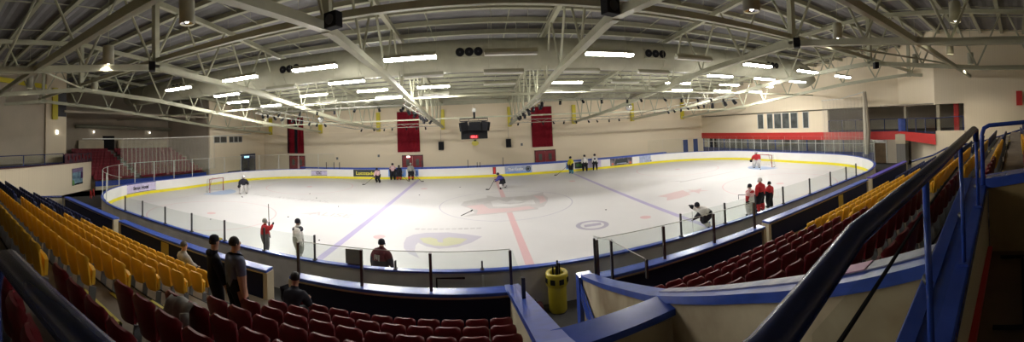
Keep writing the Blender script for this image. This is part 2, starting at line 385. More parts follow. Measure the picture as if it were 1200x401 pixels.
b = MB(); b.prism([(-.4,-.01,.2),(.4,-.01,.2),(.4,-.01,.5),(-.4,-.01,.5)], (0,-.004,0)); b.build('green_field', mat('ad_green', (.05,.16,.04,1), .4), e)
e = advert(10.4,12.0,.28,1.05, adlil, 'lilac advert behind the two white skaters at the far boards')
text_obj('lettering', 'ICE', .4, (.2,-.014,.38), RX, adp, e, 1.2, .003)
e = advert(13.15,16.0,.22,1.08, adcar, 'dark photo advert of a car front on the right far boards')
b = MB(); b.prism([(-.9,-.01,.2),(.9,-.01,.2),(.7,-.01,.72),(-.7,-.01,.72)], (0,-.004,0)); b.build('car_windscreen', adn, e)
b = MB(); b.prism([(-.6,-.015,.18),(.6,-.015,.18),(.6,-.015,.26),(-.6,-.015,.26)], (0,-.004,0)); b.build('car_grille', adp, e)
for s in (-1,1):
    b = MB(); b.prism([(s*1.25,-.015,.1),(s*1.0,-.015,.12),(s*1.05,-.015,.32),(s*1.25,-.015,.3)], (0,-.004,0)); b.build('orange_glow', ador, e)
e = advert(16.95,19.8,.26,1.05, adp, 'pale sky-blue advert with dark skyline on the right far boards')
for k in range(7):
    b = MB(); x = .1+k*.18; b.prism([(x,-.01,.06),(x+.13,-.01,.06),(x+.13,-.01,.2+.07*(k % 3)),(x,-.01,.2+.07*(k % 3))], (0,-.004,0)); b.build('dark_skyline', adn, e)
# corner adverts on curved boards: build as curved strips
def curve_ad(a0, a1, cx, cy, z0, z1, ma, label, txt=None):
    e = empty('advert_board', (cx,cy,0)); tag(e, label, 'advert', 'adverts on the corner boards'); b = MB(); r = RR-.012
    A = [math.radians(a0+(a1-a0)*k/8) for k in range(9)]
    b.strip([(r*math.cos(a), r*math.sin(a), z0) for a in A], [(r*math.cos(a), r*math.sin(a), z1) for a in A]); b.build('backing', ma, e)
    for zz in (z0, z1):
        b = MB(); b.tube([((r-.01)*math.cos(a), (r-.01)*math.sin(a), zz) for a in A], .02, 5); b.build('border_strip', M['dark'], e)
    if txt:
        am = math.radians(a0+(a1-a0)*.5)
        text_obj('lettering', txt, .42, ((r-.09)*math.cos(am), (r-.09)*math.sin(am), (z0+z1)/2), (PI/2,0,am-PI/2), M['dark'], e, 1., .003, .006)
    return e
# left near-end curve advert (lilac)
curve_ad(181, 204, -L/2+RR, -W/2+RR, .28, 1.04, adlil, 'lilac sign with dark lettering on the left end boards', 'Strax Hotel')
curve_ad(96, 108, -L/2+RR, W/2-RR, .34, .86, adlil, 'small lilac and grey sign on the far left corner boards', 'CIC')

# goals
def goal(sgn):
    e = empty('ice_hockey_goal', (sgn*24.03,0,0), 0 if sgn > 0 else PI)
    tag(e, 'red-framed hockey goal with white net at the %s end of the ice' % ('left' if sgn < 0 else 'right'), 'goal')
    r = .04; w = .915; h = 1.22; rm = mat('goal_red', (.26,.03,.03,1), .4)
    b = MB(); b.tube([(0,-w,0),(0,-w,h),(0,w,h),(0,w,0)], r, 8); b.build('goal_frame', rm, e, smooth=False)
    A = [(1.05*math.sin(t)*1., -w*1.12*math.cos(t)) for t in [PI*k/12 for k in range(13)]]
    b = MB(); b.tube([(x,y,.04) for x,y in A], .035, 6); b.build('base_bar', M['frame'], e)
    b = MB(); b.tube([(0,0,h),(.55,0,h),(1.05,0,.04)], .02, 6); b.build('top_brace', rm, e)
    B = [(min(x,.5), y*.9, h) for x,y in A]
    b = MB(); b.strip([(x,y,.05) for x,y in A], B); b.add([(0,-w,h),(0,w,h)]+[p for p in B], [(0,2,3,4,5,6,7,8,9,10,11,12,13,14,1)])
    b.build('net', netmat('goal_net', (.75,.72,.7,1), .14), e)
goal(-1); goal(1)

# ------------------------------------------------------------------ ground slab and passages
b = MB(); b.box(-40,36,-36,19,-.5,-.16); struct(b.build('floor_slab', M['concd']))
b = MB()
P = outline(.12, 16)
# rubber walkway around the rink: quads from the boards outwards to a rectangle
Q = []
for x, y in P:
    k = min(31.5/abs(x) if x else 9, (18.0 if y > 0 else 17.0)/abs(y) if y else 9); Q.append((x*k, y*k))
n = len(P)
b.add([(x,y,0) for x,y in P]+[(x,y,0) for x,y in Q], [(k,n+k,n+(k+1) % n,(k+1) % n) for k in range(n)])
struct(b.build('floor_walkway', mat('walkway_rubber', (.06,.058,.056,1), .8, noise=.3, scale=2)))
b = MB(); b.box(-31.5,31.5,-20.4,-16.0,-.12,.0); b.box(29,36,-18,18,-.12,0); b.box(-36,-29,-18,18,-.12,0); struct(b.build('floor_passage', M['conc']))

# ------------------------------------------------------------------ walls
b = MB(); b.box(-31.2,31,17.5,17.8,0,5.4); struct(b.build('wall_far', M['wall']))
b = MB(); b.box(-31.2,31,17.5,17.8,5.4,9.3); b.box(-31,29.6,17.42,17.5,5.33,5.43); struct(b.build('wall_far_upper', M['wall']))
b = MB(); b.box(29.6,29.9,-4.2,17.6,3.13,11.6); b.box(29.6,29.9,-12.3,-4.2,5.47,11.6); struct(b.build('wall_right', M['wall']))
b = MB()
for (x0,y0),(x1,y1),z0,z1 in (((29.6,-12.3),(24.5,-17.1),5.47,11.6),((24.5,-17.1),(24.5,-19.4),5.5,11.6),((24.5,-19.4),(24.5,-34),0,11.6),((24.5,-17.1),(24.5,-19.5),0,3.4)):
    d = Vector((x1-x0, y1-y0, 0)).normalized(); nn = Vector((d.y*-1, d.x, 0))*.25
    if nn.x < 0: nn = -nn
    b.prism([(x0,y0,z0),(x1,y1,z0),(x1,y1,z1),(x0,y0,z1)], nn)
struct(b.build('wall_right_front', M['wall']))
# red fascia
b = MB(); b.box(29.5,29.62,-12.3,17.5,2.32,3.13)
b.prism([(29.5,-12.3,2.32),(24.4,-17.1,2.32),(24.4,-17.1,3.15),(29.5,-12.3,3.13)], (.14,.1,0))
o = struct(b.build('trim_fascia', M['fascia']))
b = MB(); b.box(29.62,35.9,-12.3,17.5,2.95,3.1); b.add([(29.6,-12.3,3.1),(24.5,-17.1,3.15),(24.5,-19.4,3.2),(35.8,-19.4,3.1),(35.8,-12.3,3.1)], [(0,1,2,3,4)]); struct(b.build('floor_gallery_right', M['concd']))
b = MB(); b.box(34.5,34.7,-19.5,17.5,0,5.6); b.box(29.6,34.7,-12.4,17.5,5.47,5.6); b.box(24.6,34.7,-19.5,-12.4,5.5,5.6); b.box(24.6,34.6,-19.6,-19.4,0,5.6); struct(b.build('wall_gallery_right', M['wallg']))
# lower glazed front on the right
gl = empty('glazed_front', (29.6,0,0)); tag(gl, 'glazed ground floor front with pale mullions under the red fascia', 'glazing')
b = MB(); b.box(-.02,.02,-9.6,17.3,1.0,2.3); b.build('glass_pane', M['glass2'], gl)
b = MB(); b.box(-.05,.05,-9.6,17.3,0,1.0); b.build('lower_panel', mat('panel_blue_grey', (.10,.11,.22,1), .5), gl)
for k in range(23):
    y = 17.2-k*1.16; b = MB(); b.box(-.06,.06,y-.035,y+.035,0,2.32); b.build('mullion', M['frame'] if k % 4 else M['bluedoor'], gl)
b = MB(); b.box(-.07,.07,-9.6,17.3,1.9,1.95); b.build('transom', M['frame'], gl)
b = MB(); b.box(-.07,.07,-9.6,17.3,.98,1.04); b.build('bottom_rail', M['bluedoor'], gl)
dr = empty('door', (29.55,-10.2,0)); struct(dr); dr.name = 'door_5'
b = MB(); b.box(-.03,.03,-.6,.6,0,2.0); b.build('door_leaf', M['brown'], dr)
b = MB(); b.box(-.05,.05,-.68,-.6,0,2.3); b.box(-.05,.05,.6,.68,0,2.3); b.box(-.05,.05,-.6,.6,2.0,2.06); b.build('door_frame', M['frame'], dr)
b = MB(); b.box(29.57,29.7,-12.3,-10.9,0,2.32); struct(b.build('wall_beside_door', M['wallg']))
b = MB(); b.prism([(31.2,-12.9,0),(25.2,-18.4,0),(25.2,-18.4,2.3),(31.2,-12.9,2.3)], (.15,.1,0)); struct(b.build('wall_under_gallery', M['wall']))
b = MB(); b.box(32.2,32.3,-9.8,17.4,0,2.95); struct(b.build('wall_shop_back', mat('pale_interior', (.42,.40,.36,1), .8, noise=.5, scale=.9)))
for k in range(6):  # invented glowing panels, added to brighten the room behind the glass
    e = empty('room_fill', (31,15-k*4.6,2.88)); tag(e, 'added square glow panel brightening the glazed room, %s from far wall' % ORD[k+1], 'ceiling light')
    b = MB(); b.box(-.3,.3,-.3,.3,0,.03); b.build('fill_panel', mat('room_fill_glow', (.9,.9,.9,1), .5, emit=(1,.97,.9,1), es=26) if k == 0 else bpy.data.materials['room_fill_glow'], e)
    b = MB(); b.box(-.33,.33,-.33,.33,.03,.06); b.build('trim_ring', M['frame'], e)
# brick pillar
pl = empty('brick_pillar', (29.0,-12.7,0)); tag(pl, 'square pillar with grey brick shaft and cream head by the fascia corner', 'pillar')
b = MB(); b.box(-.45,.45,-.45,.45,0,2.0); b.build('brick_shaft', mat('grey_brick', (.22,.21,.19,1), .8, kind='brick', scale=4, col2=(.12,.11,.10,1)), pl)
b = MB(); b.box(-.5,.5,-.5,.5,2.0,2.9); b.build('cream_head', M['cream'], pl)
# upstairs windows, right wall
wn = struct(empty('window_1', (29.58,0,0)))
def wpane(y0, y1, z0, z1, parent, x=0):
    f = MB(); f.box(x-.04,x+.02,y0,y1,z0,z0+.06); f.box(x-.04,x+.02,y0,y1,z1-.06,z1); f.box(x-.04,x+.02,y0,y0+.06,z0,z1); f.box(x-.04,x+.02,y1-.06,y1,z0,z1)
    o = f.build('window_frame', M['frame'], parent)
    b = MB(); b.box(x-.015,x+.0,y0+.05,y1-.05,z0+.05,z1-.05); b.build('pane', glassdark, o)
glassdark = mat('dark_window', (.13,.145,.14,1), .15, spec=.6, noise=.5, scale=1.2)
glassdark2 = mat('grey_window', (.10,.10,.09,1), .3, noise=.4, scale=1.)
for y0, y1 in ((4.98,5.99),(3.46,4.42),(2.14,3.3),(.95,2.05),(-.24,.8),(-1.77,-.95)): wpane(y0, y1, 3.6, 5.45, wn)
# balcony rail right
def glass_rail(pts, h, name_label, n_post=1.2, mt=None, colr='blue', z0=0):
    e = empty('balcony_railing', pts[0]); tag(e, name_label, 'railing'); p0 = Vector(pts[0])
    for a, c in zip(pts[:-1], pts[1:]):
        A = Vector(a)-p0; B = Vector(c)-p0; Lg = (B-A).length; k = max(1, round(Lg/n_post))
        for i in range(k+1):
            q = A+(B-A)*i/k; b = MB(); b.box(q.x-.035,q.x+.035,q.y-.035,q.y+.035,q.z,q.z+h); b.build('rail_post', mt or M['railblue'], e)
        b = MB(); b.tube([A+Vector((0,0,h)), B+Vector((0,0,h))], .035, 8); b.build('top_rail', mt or M['railblue'], e)
        b = MB(); b.tube([A+Vector((0,0,.06)), B+Vector((0,0,.06))], .035, 6); b.build('bottom_rail', mt or M['railblue'], e)
        d = (B-A).normalized(); nn = Vector((-d.y, d.x, 0))*.01
        b = MB(); b.prism([A+Vector((0,0,.1)), B+Vector((0,0,.1)), B+Vector((0,0,h-.06)), A+Vector((0,0,h-.06))], nn); b.build('infill_glass', M['glass'], e)
    return e
glass_rail([(29.65,-4.3,3.13),(29.65,-12.3,3.13),(24.6,-17.1,3.2),(24.6,-19.3,3.3)], 1.2, 'blue balcony railing with glass infill above the right red fascia', 1.6)
BR = [o for o in COL.objects if o.name.startswith('balcony_railing')][-1]
b = MB(); b.box(-.2,-.07,-8.65,-7.9,-.03,1.2); b.build('solid_panel', M['blue'], BR)
for i, (x, y) in enumerate(((29.7,-12.9),(24.8,-17.3))):
    b = MB(); b.box(x-.13,x+.13,y-.13,y+.13,3.1,5.5); tag(b.build('balcony_column', M['cream']), ['cream square column rising behind the blue railing panel','cream square column at the fascia end of the right balcony'][i], 'column')
b = MB(); b.box(25.5,25.8,-18.8,-18.4,3.1,5.5); tag(b.build('balcony_column', M['fascia']), 'red column at the back of the right balcony opening', 'column')
b = MB(); b.box(24.35,24.6,-23.9,-23.45,5.2,6.3); struct(b.build('window_3', M['fascia']))

# left end walls
b = MB(); b.box(-31.3,-31.0,6.2,17.6,0,5.4+6.2); struct(b.build('wall_left', M['wall']))
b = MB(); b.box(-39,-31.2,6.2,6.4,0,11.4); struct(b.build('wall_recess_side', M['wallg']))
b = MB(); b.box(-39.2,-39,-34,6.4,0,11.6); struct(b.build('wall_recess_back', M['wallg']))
wn = struct(empty('window_2', (-30.98,0,0)))
for y0, y1 in ((6.9,8.0),(8.05,9.3),(9.7,10.6),(10.65,11.5),(11.55,12.4)):
    f = MB(); f.box(-.02,.04,y0,y1,4.35,4.42); f.box(-.02,.04,y0,y1,5.13,5.2); f.box(-.02,.04,y0,y0+.06,4.35,5.2); f.box(-.02,.04,y1-.06,y1,4.35,5.2); f = f.build('window_frame', M['frame'], wn)
    q = MB(); q.box(0,.015,y0+.05,y1-.05,4.4,5.15); q.build('pane', glassdark2, f)
dl = struct(empty('door_4', (-30.97,13.6,0)))
b = MB(); b.box(-.03,.06,-1.6,1.6,0,2.75); b.build('door_frame', mat('dark_blue_frame', (.03,.04,.09,1), .5), dl)
for s in (-1,1):
    b = MB(); b.box(.05,.09,s*.75-.6,s*.75+.6,.1,2.1); q = b.build('door_leaf', glassdark, dl)
b = MB(); b.box(.06,.12,-.9,.1,2.25,2.5); b.build('lit_transom', mat('pale_blue_light', (.3,.5,.6,1), .5, emit=(.4,.75,1,1), es=1.2), dl)
for i, (y, w, h) in enumerate(((10.3,2.4,.75),(12.6,.7,.95))):
    e = empty(['bench','metal_box'][i], (-30.4,y,0))
    tag(e, ['dark low bench against the left end wall beside the doorway','dark upright box on the floor beside the left doorway'][i], ['bench','box'][i])
    if i == 0:
        b = MB(); b.box(-.3,.3,-w/2,w/2,.62,.75); b.build('seat', M['dgrey'], e)
        for s in (-1,1): b = MB(); b.box(-.25,.25,s*w*.4-.04,s*w*.4+.04,0,.62); b.build('leg', M['dgrey'], e)
    else:
        b = MB(); b.box(-.25,.25,-w/2,w/2,0,h); b.build('body', M['dgrey'], e, bevel=.02); b = MB(); b.box(.25,.27,-w/3,w/3,.2,h-.2); b.build('door', M['dark'], e)
# left gallery block: cream wall with balcony over it
pts = [(-32.6,-8.6),(-30.1,-12.5),(-26.0,-19.0),(-24.5,-24),(-24.5,-33)]
b = MB()
for (x0,y0),(x1,y1) in zip(pts[:-1], pts[1:]):
    d = Vector((x1-x0, y1-y0, 0)).normalized(); nn = Vector((d.y, -d.x, 0))*.25
    b.prism([(x0,y0,0),(x1,y1,0),(x1,y1,2.72),(x0,y0,2.72)], nn)
b.box(-38.9,-32.6,-8.75,-8.6,0,2.72)
struct(b.build('wall_left_front', M['wall']))
b = MB(); b.add([(x,y,2.74) for x,y in pts]+[(-39,-33,2.74),(-39,-8.6,2.74)], [tuple(range(7))]); struct(b.build('floor_gallery_left', M['concd']))
b = MB()
for a, c in zip(pts[:-1], pts[1:]): b.bar((a[0],a[1],2.76), (c[0],c[1],2.76), .32, .07)
struct(b.build('trim_gallery_edge', mat('brown_edge', (.09,.03,.03,1), .6)))
glass_rail([(pts[1][0]-.1,pts[1][1],2.78),(-26.1,-19.0,2.78),(-24.6,-24,2.78)], .85, 'blue balcony railing with glass above the left cream wall', 2.2)
glass_rail([(-32.6,-8.7,2.78),(-30.2,-12.4,2.78)], .75, 'dark railing above the poster wall at the left', 1.2)
e = empty('banner', (-30.6,-11.0,2.8)); tag(e, 'dark patterned banner with red figures on the left balcony corner', 'banner')
bm_ = mat('banner_print', (.02,.02,.035,1), .7, col2=(.13,.03,.04,1), noise=.5, scale=3.5)
b = MB(); b.prism([(.7,-1.5,.0),(-1.85,2.35,.0),(-1.85,2.35,.8),(.7,-1.5,.85)], (.02,.015,0)); b.build('banner_cloth', bm_, e)
for k in range(7):
    t = .1+k*.13; b = MB(); x = .72-2.5*t; y = -1.45+3.8*t; b.ball((x+.03,y+.02,.45+.1*math.sin(k*2.1)), .16, 8, 6, (.5,.5,1.5)); b.build('red_figure', M['reddoor'], e)
# poster on the corner wall
e = empty('poster', (-31.25,-10.7,.75)); tag(e, 'framed blue and purple poster on the cream wall at the left', 'poster')
dv = Vector((-2.5,3.9,0)).normalized(); nv = Vector((.84,.54,0))
def onw(s, z, o=.03): return Vector((0,0,0))+dv*s+nv*o+Vector((0,0,z))
b = MB(); b.prism([onw(-.85,-.05),onw(.85,-.0),onw(.85,1.5),onw(-.85,1.45)], nv*.03); b.build('poster_board', mat('poster_blue', (.30,.50,.60,1), .4, col2=(.07,.12,.20,1), noise=.6, scale=2.3), e)
b = MB(); b.prism([onw(-.9,1.1,.065),onw(.85,1.15,.065),onw(.85,1.52,.065),onw(-.9,1.47,.065)], nv*.02); b.build('purple_header', mat('poster_purple', (.28,.20,.36,1), .4, noise=.3, scale=4), e)
b = MB(); b.prism([onw(-.85,-.06,.065),onw(.85,-.0,.065),onw(.85,.12,.065),onw(-.85,.08,.065)], nv*.02); b.build('dark_footer', M['dark'], e)
b = MB(); b.prism([onw(-.85,.0,.067),onw(-.5,.0,.067),onw(-.6,.4,.067),onw(-.85,.45,.067)], nv*.02); b.build('green_patch', mat('poster_green', (.15,.35,.10,1), .5), e)
b = MB(); b.prism([onw(.5,.5,.067),onw(.85,.5,.067),onw(.85,1.1,.067),onw(.5,1.1,.067)], nv*.02); b.build('purple_panel', mat('poster_dark_purple', (.10,.04,.14,1), .5), e)
# upper wall over the left gallery
b = MB(); b.box(-32.6,-31.6,-13.7,-11.7,2.76,11.5); struct(b.build('wall_pier_left', M['wall']))
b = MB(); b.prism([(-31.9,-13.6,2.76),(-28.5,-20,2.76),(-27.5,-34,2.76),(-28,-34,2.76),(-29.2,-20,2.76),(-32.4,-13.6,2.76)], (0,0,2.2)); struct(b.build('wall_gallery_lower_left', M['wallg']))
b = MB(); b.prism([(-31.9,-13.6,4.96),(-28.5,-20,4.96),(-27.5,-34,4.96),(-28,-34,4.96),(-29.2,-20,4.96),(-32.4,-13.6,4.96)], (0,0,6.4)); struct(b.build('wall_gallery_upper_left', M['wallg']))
for k, (y, x) in enumerate(((-5.3,-38.9),(2.9,-38.9))):
    b = MB(); b.ball((x+.1,y,5.75), .085, 8, 6, (1,.7,1.3)); tag(b.build('wall_lamp', M['exit']), ['small lit wall lamp above the red end seats, left one','small lit wall lamp above the red end seats, right one'][k], 'lamp')
b = MB(); b.box(-31.6,-31.5,-12.7,-12.55,5.4,5.7); tag(b.build('wall_lamp', M['exit']), 'small lit lamp on the cream pier at the left', 'lamp')
b = MB(); b.box(-31.62,-31.3,-13.15,-12.65,6.7,9.6); struct(b.build('trim_yellow_stub', M['yellowsteel']))
b = MB(); b.prism([(-31.7,-13.7,9.5),(-28.3,-20,9.5),(-27.3,-33,9.5),(-27.3,-33,9.9),(-28.3,-20,9.9),(-31.7,-13.7,9.9)], (.15,0,0)); struct(b.build('trim_yellow_beam', M['yellowsteel']))
b = MB(); b.box(-31.6,-31.5,-12.55,-11.75,7.0,9.3); tag(b.build('wall_vent', M['dgrey']), 'dark louvred panel high on the cream pier at the left', 'vent')
# back of hall
b = MB(); b.box(-39,30,-34.3,-34,0,11); struct(b.build('wall_back', M['wall']))

# far wall curtains, doors, speakers, signs
def curtain(x0, x1, z0, z1, label, mats, amp=.06, flare=0):
    e = empty('wall_curtain', ((x0+x1)/2,17.3,z0)); tag(e, label, 'curtain')
    w = x1-x0; n = 60; b = MB(); rows = 6
    for r in range(rows):
        za, zb = (z1-z0)*r/rows, (z1-z0)*(r+1)/rows
        for k in range(n):
            u0, u1 = k/n, (k+1)/n
            fx = lambda u, z: (-w/2+u*w)*(1+flare*(1-z/(z1-z0)))
            fy = lambda u, z: amp*math.sin(u*w*7.5+.8*math.sin(u*9+z*.4))
            b.cur = 0 if len(mats) == 1 else (1 if (.0 < u0 < .10 or .42 < u0 < .62) else 0)
            b.add([(fx(u0,za),fy(u0,za),za),(fx(u1,za),fy(u1,za),za),(fx(u1,zb),fy(u1,zb),zb),(fx(u0,zb),fy(u0,zb),zb)], [(0,1,2,3)])
    b.build('curtain_cloth', mats, e)
    b = MB(); b.tube([(-w/2,0,z1-z0+.04),(w/2,0,z1-z0+.04)], .04, 6); b.build('curtain_rail', M['steel'], e)
curtain(-26.9,-24.3,2.7,7.6,'red curtain with black stripes on the left part of far wall', [M['redcloth'], M['black']])
curtain(-11.4,-8.7,2.75,7.65,'plain red curtain left of the scoreboard on the far wall', [M['redcloth']], flare=.03)
curtain(4.75,7.3,2.75,7.6,'plain red curtain right of the scoreboard on the far wall', [M['redcloth']])
def ddoor(n, x0, x1, zt):
    e = struct(empty('door_%d' % n, ((x0+x1)/2,17.45,0))); w = (x1-x0)/2
    b = MB(); b.box(-w,-w+.12,-.08,.0,0,zt); b.box(w-.12,w,-.08,0,0,zt); b.box(-w,w,-.08,0,zt-.12,zt); b.build('door_frame', mat('maroon_frame', (.08,.012,.015,1), .5), e)
    for s in (-1,1):
        b = MB(); b.box(min(s*.02,s*(w-.12)),max(s*.02,s*(w-.12)),-.05,-.01,0,zt-.12); d_ = b.build('door_leaf', M['reddoor'], e)
        b = MB(); c = s*(w-.1)/2; b.box(c-.2,c+.2,-.06,-.05,1.1,1.9); b.build('door_glass', glassdark2, d_)
    return e
ddoor(1, -26.7,-24.2,2.4); d2 = ddoor(2, -10.95,-8.35,2.38); ddoor(3, 5.0,7.6,2.35)
b = MB(); b.box(-10.35,-9.95,17.3,17.36,2.1,2.25); tag(b.build('exit_lamp', M['exit']), 'small lit lamp over the red door left of the scoreboard', 'lamp')
for k, x in enumerate((26.4,28.2)):
    e = struct(empty('door_%d' % (6+k), (x,17.44,0))); b = MB(); b.box(-.42,.42,-.04,0,0,2.35); b.build('door_leaf', M['bluedoor'], e)
    b = MB(); b.box(-.5,-.42,-.06,0,0,2.42); b.box(.42,.5,-.06,0,0,2.42); b.box(-.5,.5,-.06,0,2.35,2.42); b.build('door_frame', M['wall'], e)
for k, x in enumerate((-6.1,1.9)):
    e = empty('wall_speaker', (x,17.2,2.9)); tag(e, ['black loudspeaker on the far wall left of the scoreboard','black loudspeaker on the far wall right of the scoreboard'][k], 'speaker')
    b = MB(); b.box(-.3,.3,-.22,.2,0,1.0); b.build('cabinet', M['dark'], e, bevel=.03); b = MB(); b.box(-.25,.25,-.24,-.22,.06,.94); b.build('grille', M['dark'], e)
    b = MB(); b.tube([(0,0,1.0),(0,0,2.4)], .012, 5); b.build('hanging_wire', M['dgrey'], e)
e = empty('yellow_wall_sign', (-2.05,17.4,3.55)); tag(e, 'small rounded yellow sign on the far wall under the scoreboard', 'sign')
b = MB(); b.prism([(.42*math.cos(t*PI/10)*1.0,0,.3*math.sin(t*PI/10)) for t in range(20)], (0,-.05,0)); b.build('sign_plate', mat('sign_yellow', (.75,.66,.12,1), .4), e)
b = MB(); b.box(-.15,.15,-.06,-.05,.22,.4); b.build('sign_bracket', M['dark'], e)
# small control panels on the far wall
for k, (x, z) in enumerate(((-13.9,2.2),(3.5,3.0),(-19.5,1.9))):
    b = MB(); b.box(x-.12,x+.12,17.4,17.5,z,z+.3); tag(b.build('wall_switch_box', M['std']), ['small grey box on the far wall left of the red door','small grey box on the far wall near the right curtain','small grey box on the far wall above the left far posts'][k], 'switch box')
# blue rail band behind the far boards
b = MB(); b.bar((-23,W/2+.5,1.16),(21,W/2+.5,1.16),.5,.12); tag(b.build('spectator_ledge', M['bluel']), 'long dark blue ledge just behind the far boards', 'ledge')

# ------------------------------------------------------------------ stands
YB = lambda d: -23.487+d
ZT = lambda d: 4.18-.4*d          # seat back top
ZF = lambda d: 3.38-.4*d          # tread
DS = [6.15-.8*k for k in range(13)]   # row 1 .. up
def stand(x0, x1, name, label, rows, dmin=None):
    prof = []; 
    y = -16.25; z = ZF(DS[0]); prof += [(y, -.1), (y, z)]
    for k, d in enumerate(DS[:rows]):
        yb = YB(d)-.14; prof.append((yb, ZF(d)))
        if k+1 < rows: prof.append((yb, ZF(DS[k+1])))
    prof.append((prof[-1][0], -.1))
    b = MB(); b.prism([(x0,yy,zz) for yy,zz in prof], (x1-x0,0,0)); o = b.build(name, M['conc']); struct(o); o['label'] = label
    # dark edge of each tread
    for k, d in enumerate(DS[:rows-1]):
        b = MB(); yb = YB(d)-.14; b.box(x0,x1,yb-.0,yb+.03,ZF(DS[k+1])-.12,ZF(DS[k+1])+.006); b.build('tread_edge', M['dark'], o)
    return o
stand(-20.3,-2.7,'floor_stand_left','stepped concrete stand under the left seats',12)
stand(-2.7,-1.18,'floor_stand_left_inner','stepped concrete stand beside the gangway left wall',9)
stand(.5,1.3,'floor_stand_right_inner','stepped concrete stand beside the gangway right wall',9)
stand(1.3,20.3,'floor_stand_right','stepped concrete stand under the right seats',12)
b = MB(); b.box(-2.7,1.1,-34,-23.3,2.9,3.2); struct(b.build('floor_landing', M['brown']))
# aisle steps with yellow nosings
def aisle(x0, x1, label):
    e = empty('aisle_steps', ((x0+x1)/2,-17,ZF(DS[0]))); tag(e, label, 'steps'); w = (x1-x0)/2; oy, oz = -17, ZF(DS[0])
    for k, d in enumerate(DS[:8]):
        yb = YB(d)-.14; z0 = ZF(d)
        b = MB(); b.box(-w,w,yb-oy,yb+.3-oy,z0-oz,z0+.16-oz); st_ = b.build('half_step', M['conc'], e)
        n_ = MB()
        n_.box(-w,w,yb+.26-oy,yb+.305-oy,z0+.155-oz,z0+.168-oz); n_.box(-w,-w+.05,yb-oy,yb+.3-oy,z0+.155-oz,z0+.168-oz); n_.box(w-.05,w,yb-oy,yb+.3-oy,z0+.155-oz,z0+.168-oz)
        n_.box(-w,w,yb-.05-oy,yb+.004-oy,z0+.318-oz,z0+.328-oz)
        n_.build('yellow_nosing', M['safety'], st_)
aisle(-6.75,-5.6,'concrete aisle steps with yellow edges between yellow and left red seats')
aisle(-14.5,-13.7,'concrete aisle steps between the left yellow and left blue seats')
aisle(6.1,6.75,'concrete aisle steps between right red and right yellow seats')
aisle(13.85,14.5,'concrete aisle steps between the right yellow and right blue seats')

# the seat: shell back with rolled top, tip-up pan, grey standard
def seat_proto(ma, name, far=False):
    root = empty(name)
    w = .408
    def shell(wt, wb, z0, z1, y, tilt, th, roll):
        b = MB(); prof = []
        nx = 8; nz = 7; fr = []; bk = []
        for j in range(nz+1):
            t = j/nz; z = z0+(z1-z0)*t; ww = (wb+(wt-wb)*min(1, t*1.6))/2
            if t > .85: ww -= (t-.85)*.12
            for i in range(nx+1):
                s = -1+2*i/nx; x = s*ww
                zz = z-(abs(s)**6)*(.04 if j == nz else .008 if j == nz-1 else 0)
                yy = y-tilt*t+.045*s*s*(1 if roll else .3)+ (.035 if (roll and t > .93) else 0)
                fr.append((x,yy,zz)); bk.append((x,yy-th,zz))
        n = (nx+1)*(nz+1); fs = []
        for j in range(nz):
            for i in range(nx):
                a = j*(nx+1)+i; fs.append((a,a+1,a+nx+2,a+nx+1)); fs.append((n+a+nx+1,n+a+nx+2,n+a+1,n+a))
        for i in range(nx):
            fs.append((i+1,i,n+i,n+i+1)); a = nz*(nx+1)+i; fs.append((a,a+1,n+a+1,n+a))
        for j in range(nz):
            a = j*(nx+1); fs.append((a,a+nx+1,n+a+nx+1,n+a)); a += nx; fs.append((a+nx+1,a,n+a,n+a+nx+1))
        b.add(fr+bk, fs); return b
    shell(w, w*.76, .36, .80, .05, .09, .03, True).build('backrest', ma, root, smooth=True).data.set_sharp_from_angle(angle=.9)
    shell(w*.90, w*.8, .38, .64, .13, .0, .05, False).build('tip_up_seat', ma, root, smooth=True).data.set_sharp_from_angle(angle=.9)
    b = MB(); b.prism([(w/2-.004,.0,0),(w/2-.004,.11,0),(w/2-.004,.14,.36),(w/2-.004,.03,.40)], (.018,0,0)); b.build('side_standard', M['std'], root)
    return root
PROTO = {c: seat_proto(M[m_], n_) for c, m_, n_ in (('yellow','yellow','yellow_stadium_chair'),('red','red','red_stadium_chair'),('blue','blueseat','blue_stadium_chair'))}
used = set()
def put_seat(c, x, y, z, label, group, end=False, rz=0):
    o = PROTO[c] if c not in used else copy_tree(PROTO[c]); used.add(c)
    o.location = (x, y, z); o.rotation_euler = (0, 0, rz); tag(o, label, 'seat', group); return o
def block(c, xs, rows, bname, aisle_side, cword):
    # xs ordered from the aisle or gangway that is named in the label
    for r in rows:
        d = DS[r]; 
        for i, x in enumerate(xs):
            put_seat(c, x+random.uniform(-.006,.006), YB(d), ZF(d), f"{cword} seat, {bname}, {ORD[r+1]} row from rink, {ORD[i+1]} from the {aisle_side}", f'{cword} seats in the {bname}')
SW = .43
YE = [-7.5,-7.3,-7.0,-6.85,-6.6,-6.3,-6.1]
for r in range(7): block('yellow', [YE[r]-.21-SW*i for i in range(int((13.75+YE[r])/SW))], [r], 'left yellow block', 'right end', 'yellow')
block('red', [-5.33+SW*i for i in range(10)], range(7), 'left red block', 'left end', 'dark red')
block('red', [-5.33+SW*i for i in range(6)], [7], 'left red block', 'left end', 'dark red')
block('blue', [-14.8-SW*i for i in range(13)], range(7), 'left blue block', 'right end', 'navy blue')
block('red', [5.9-SW*i for i in range(12)], range(8), 'right red block', 'right end', 'dark red')
block('yellow', [7.0+SW*i for i in range(16)], range(7), 'right yellow block', 'left end', 'yellow')
block('blue', [14.8+SW*i for i in range(13)], range(7), 'right blue block', 'left end', 'navy blue')
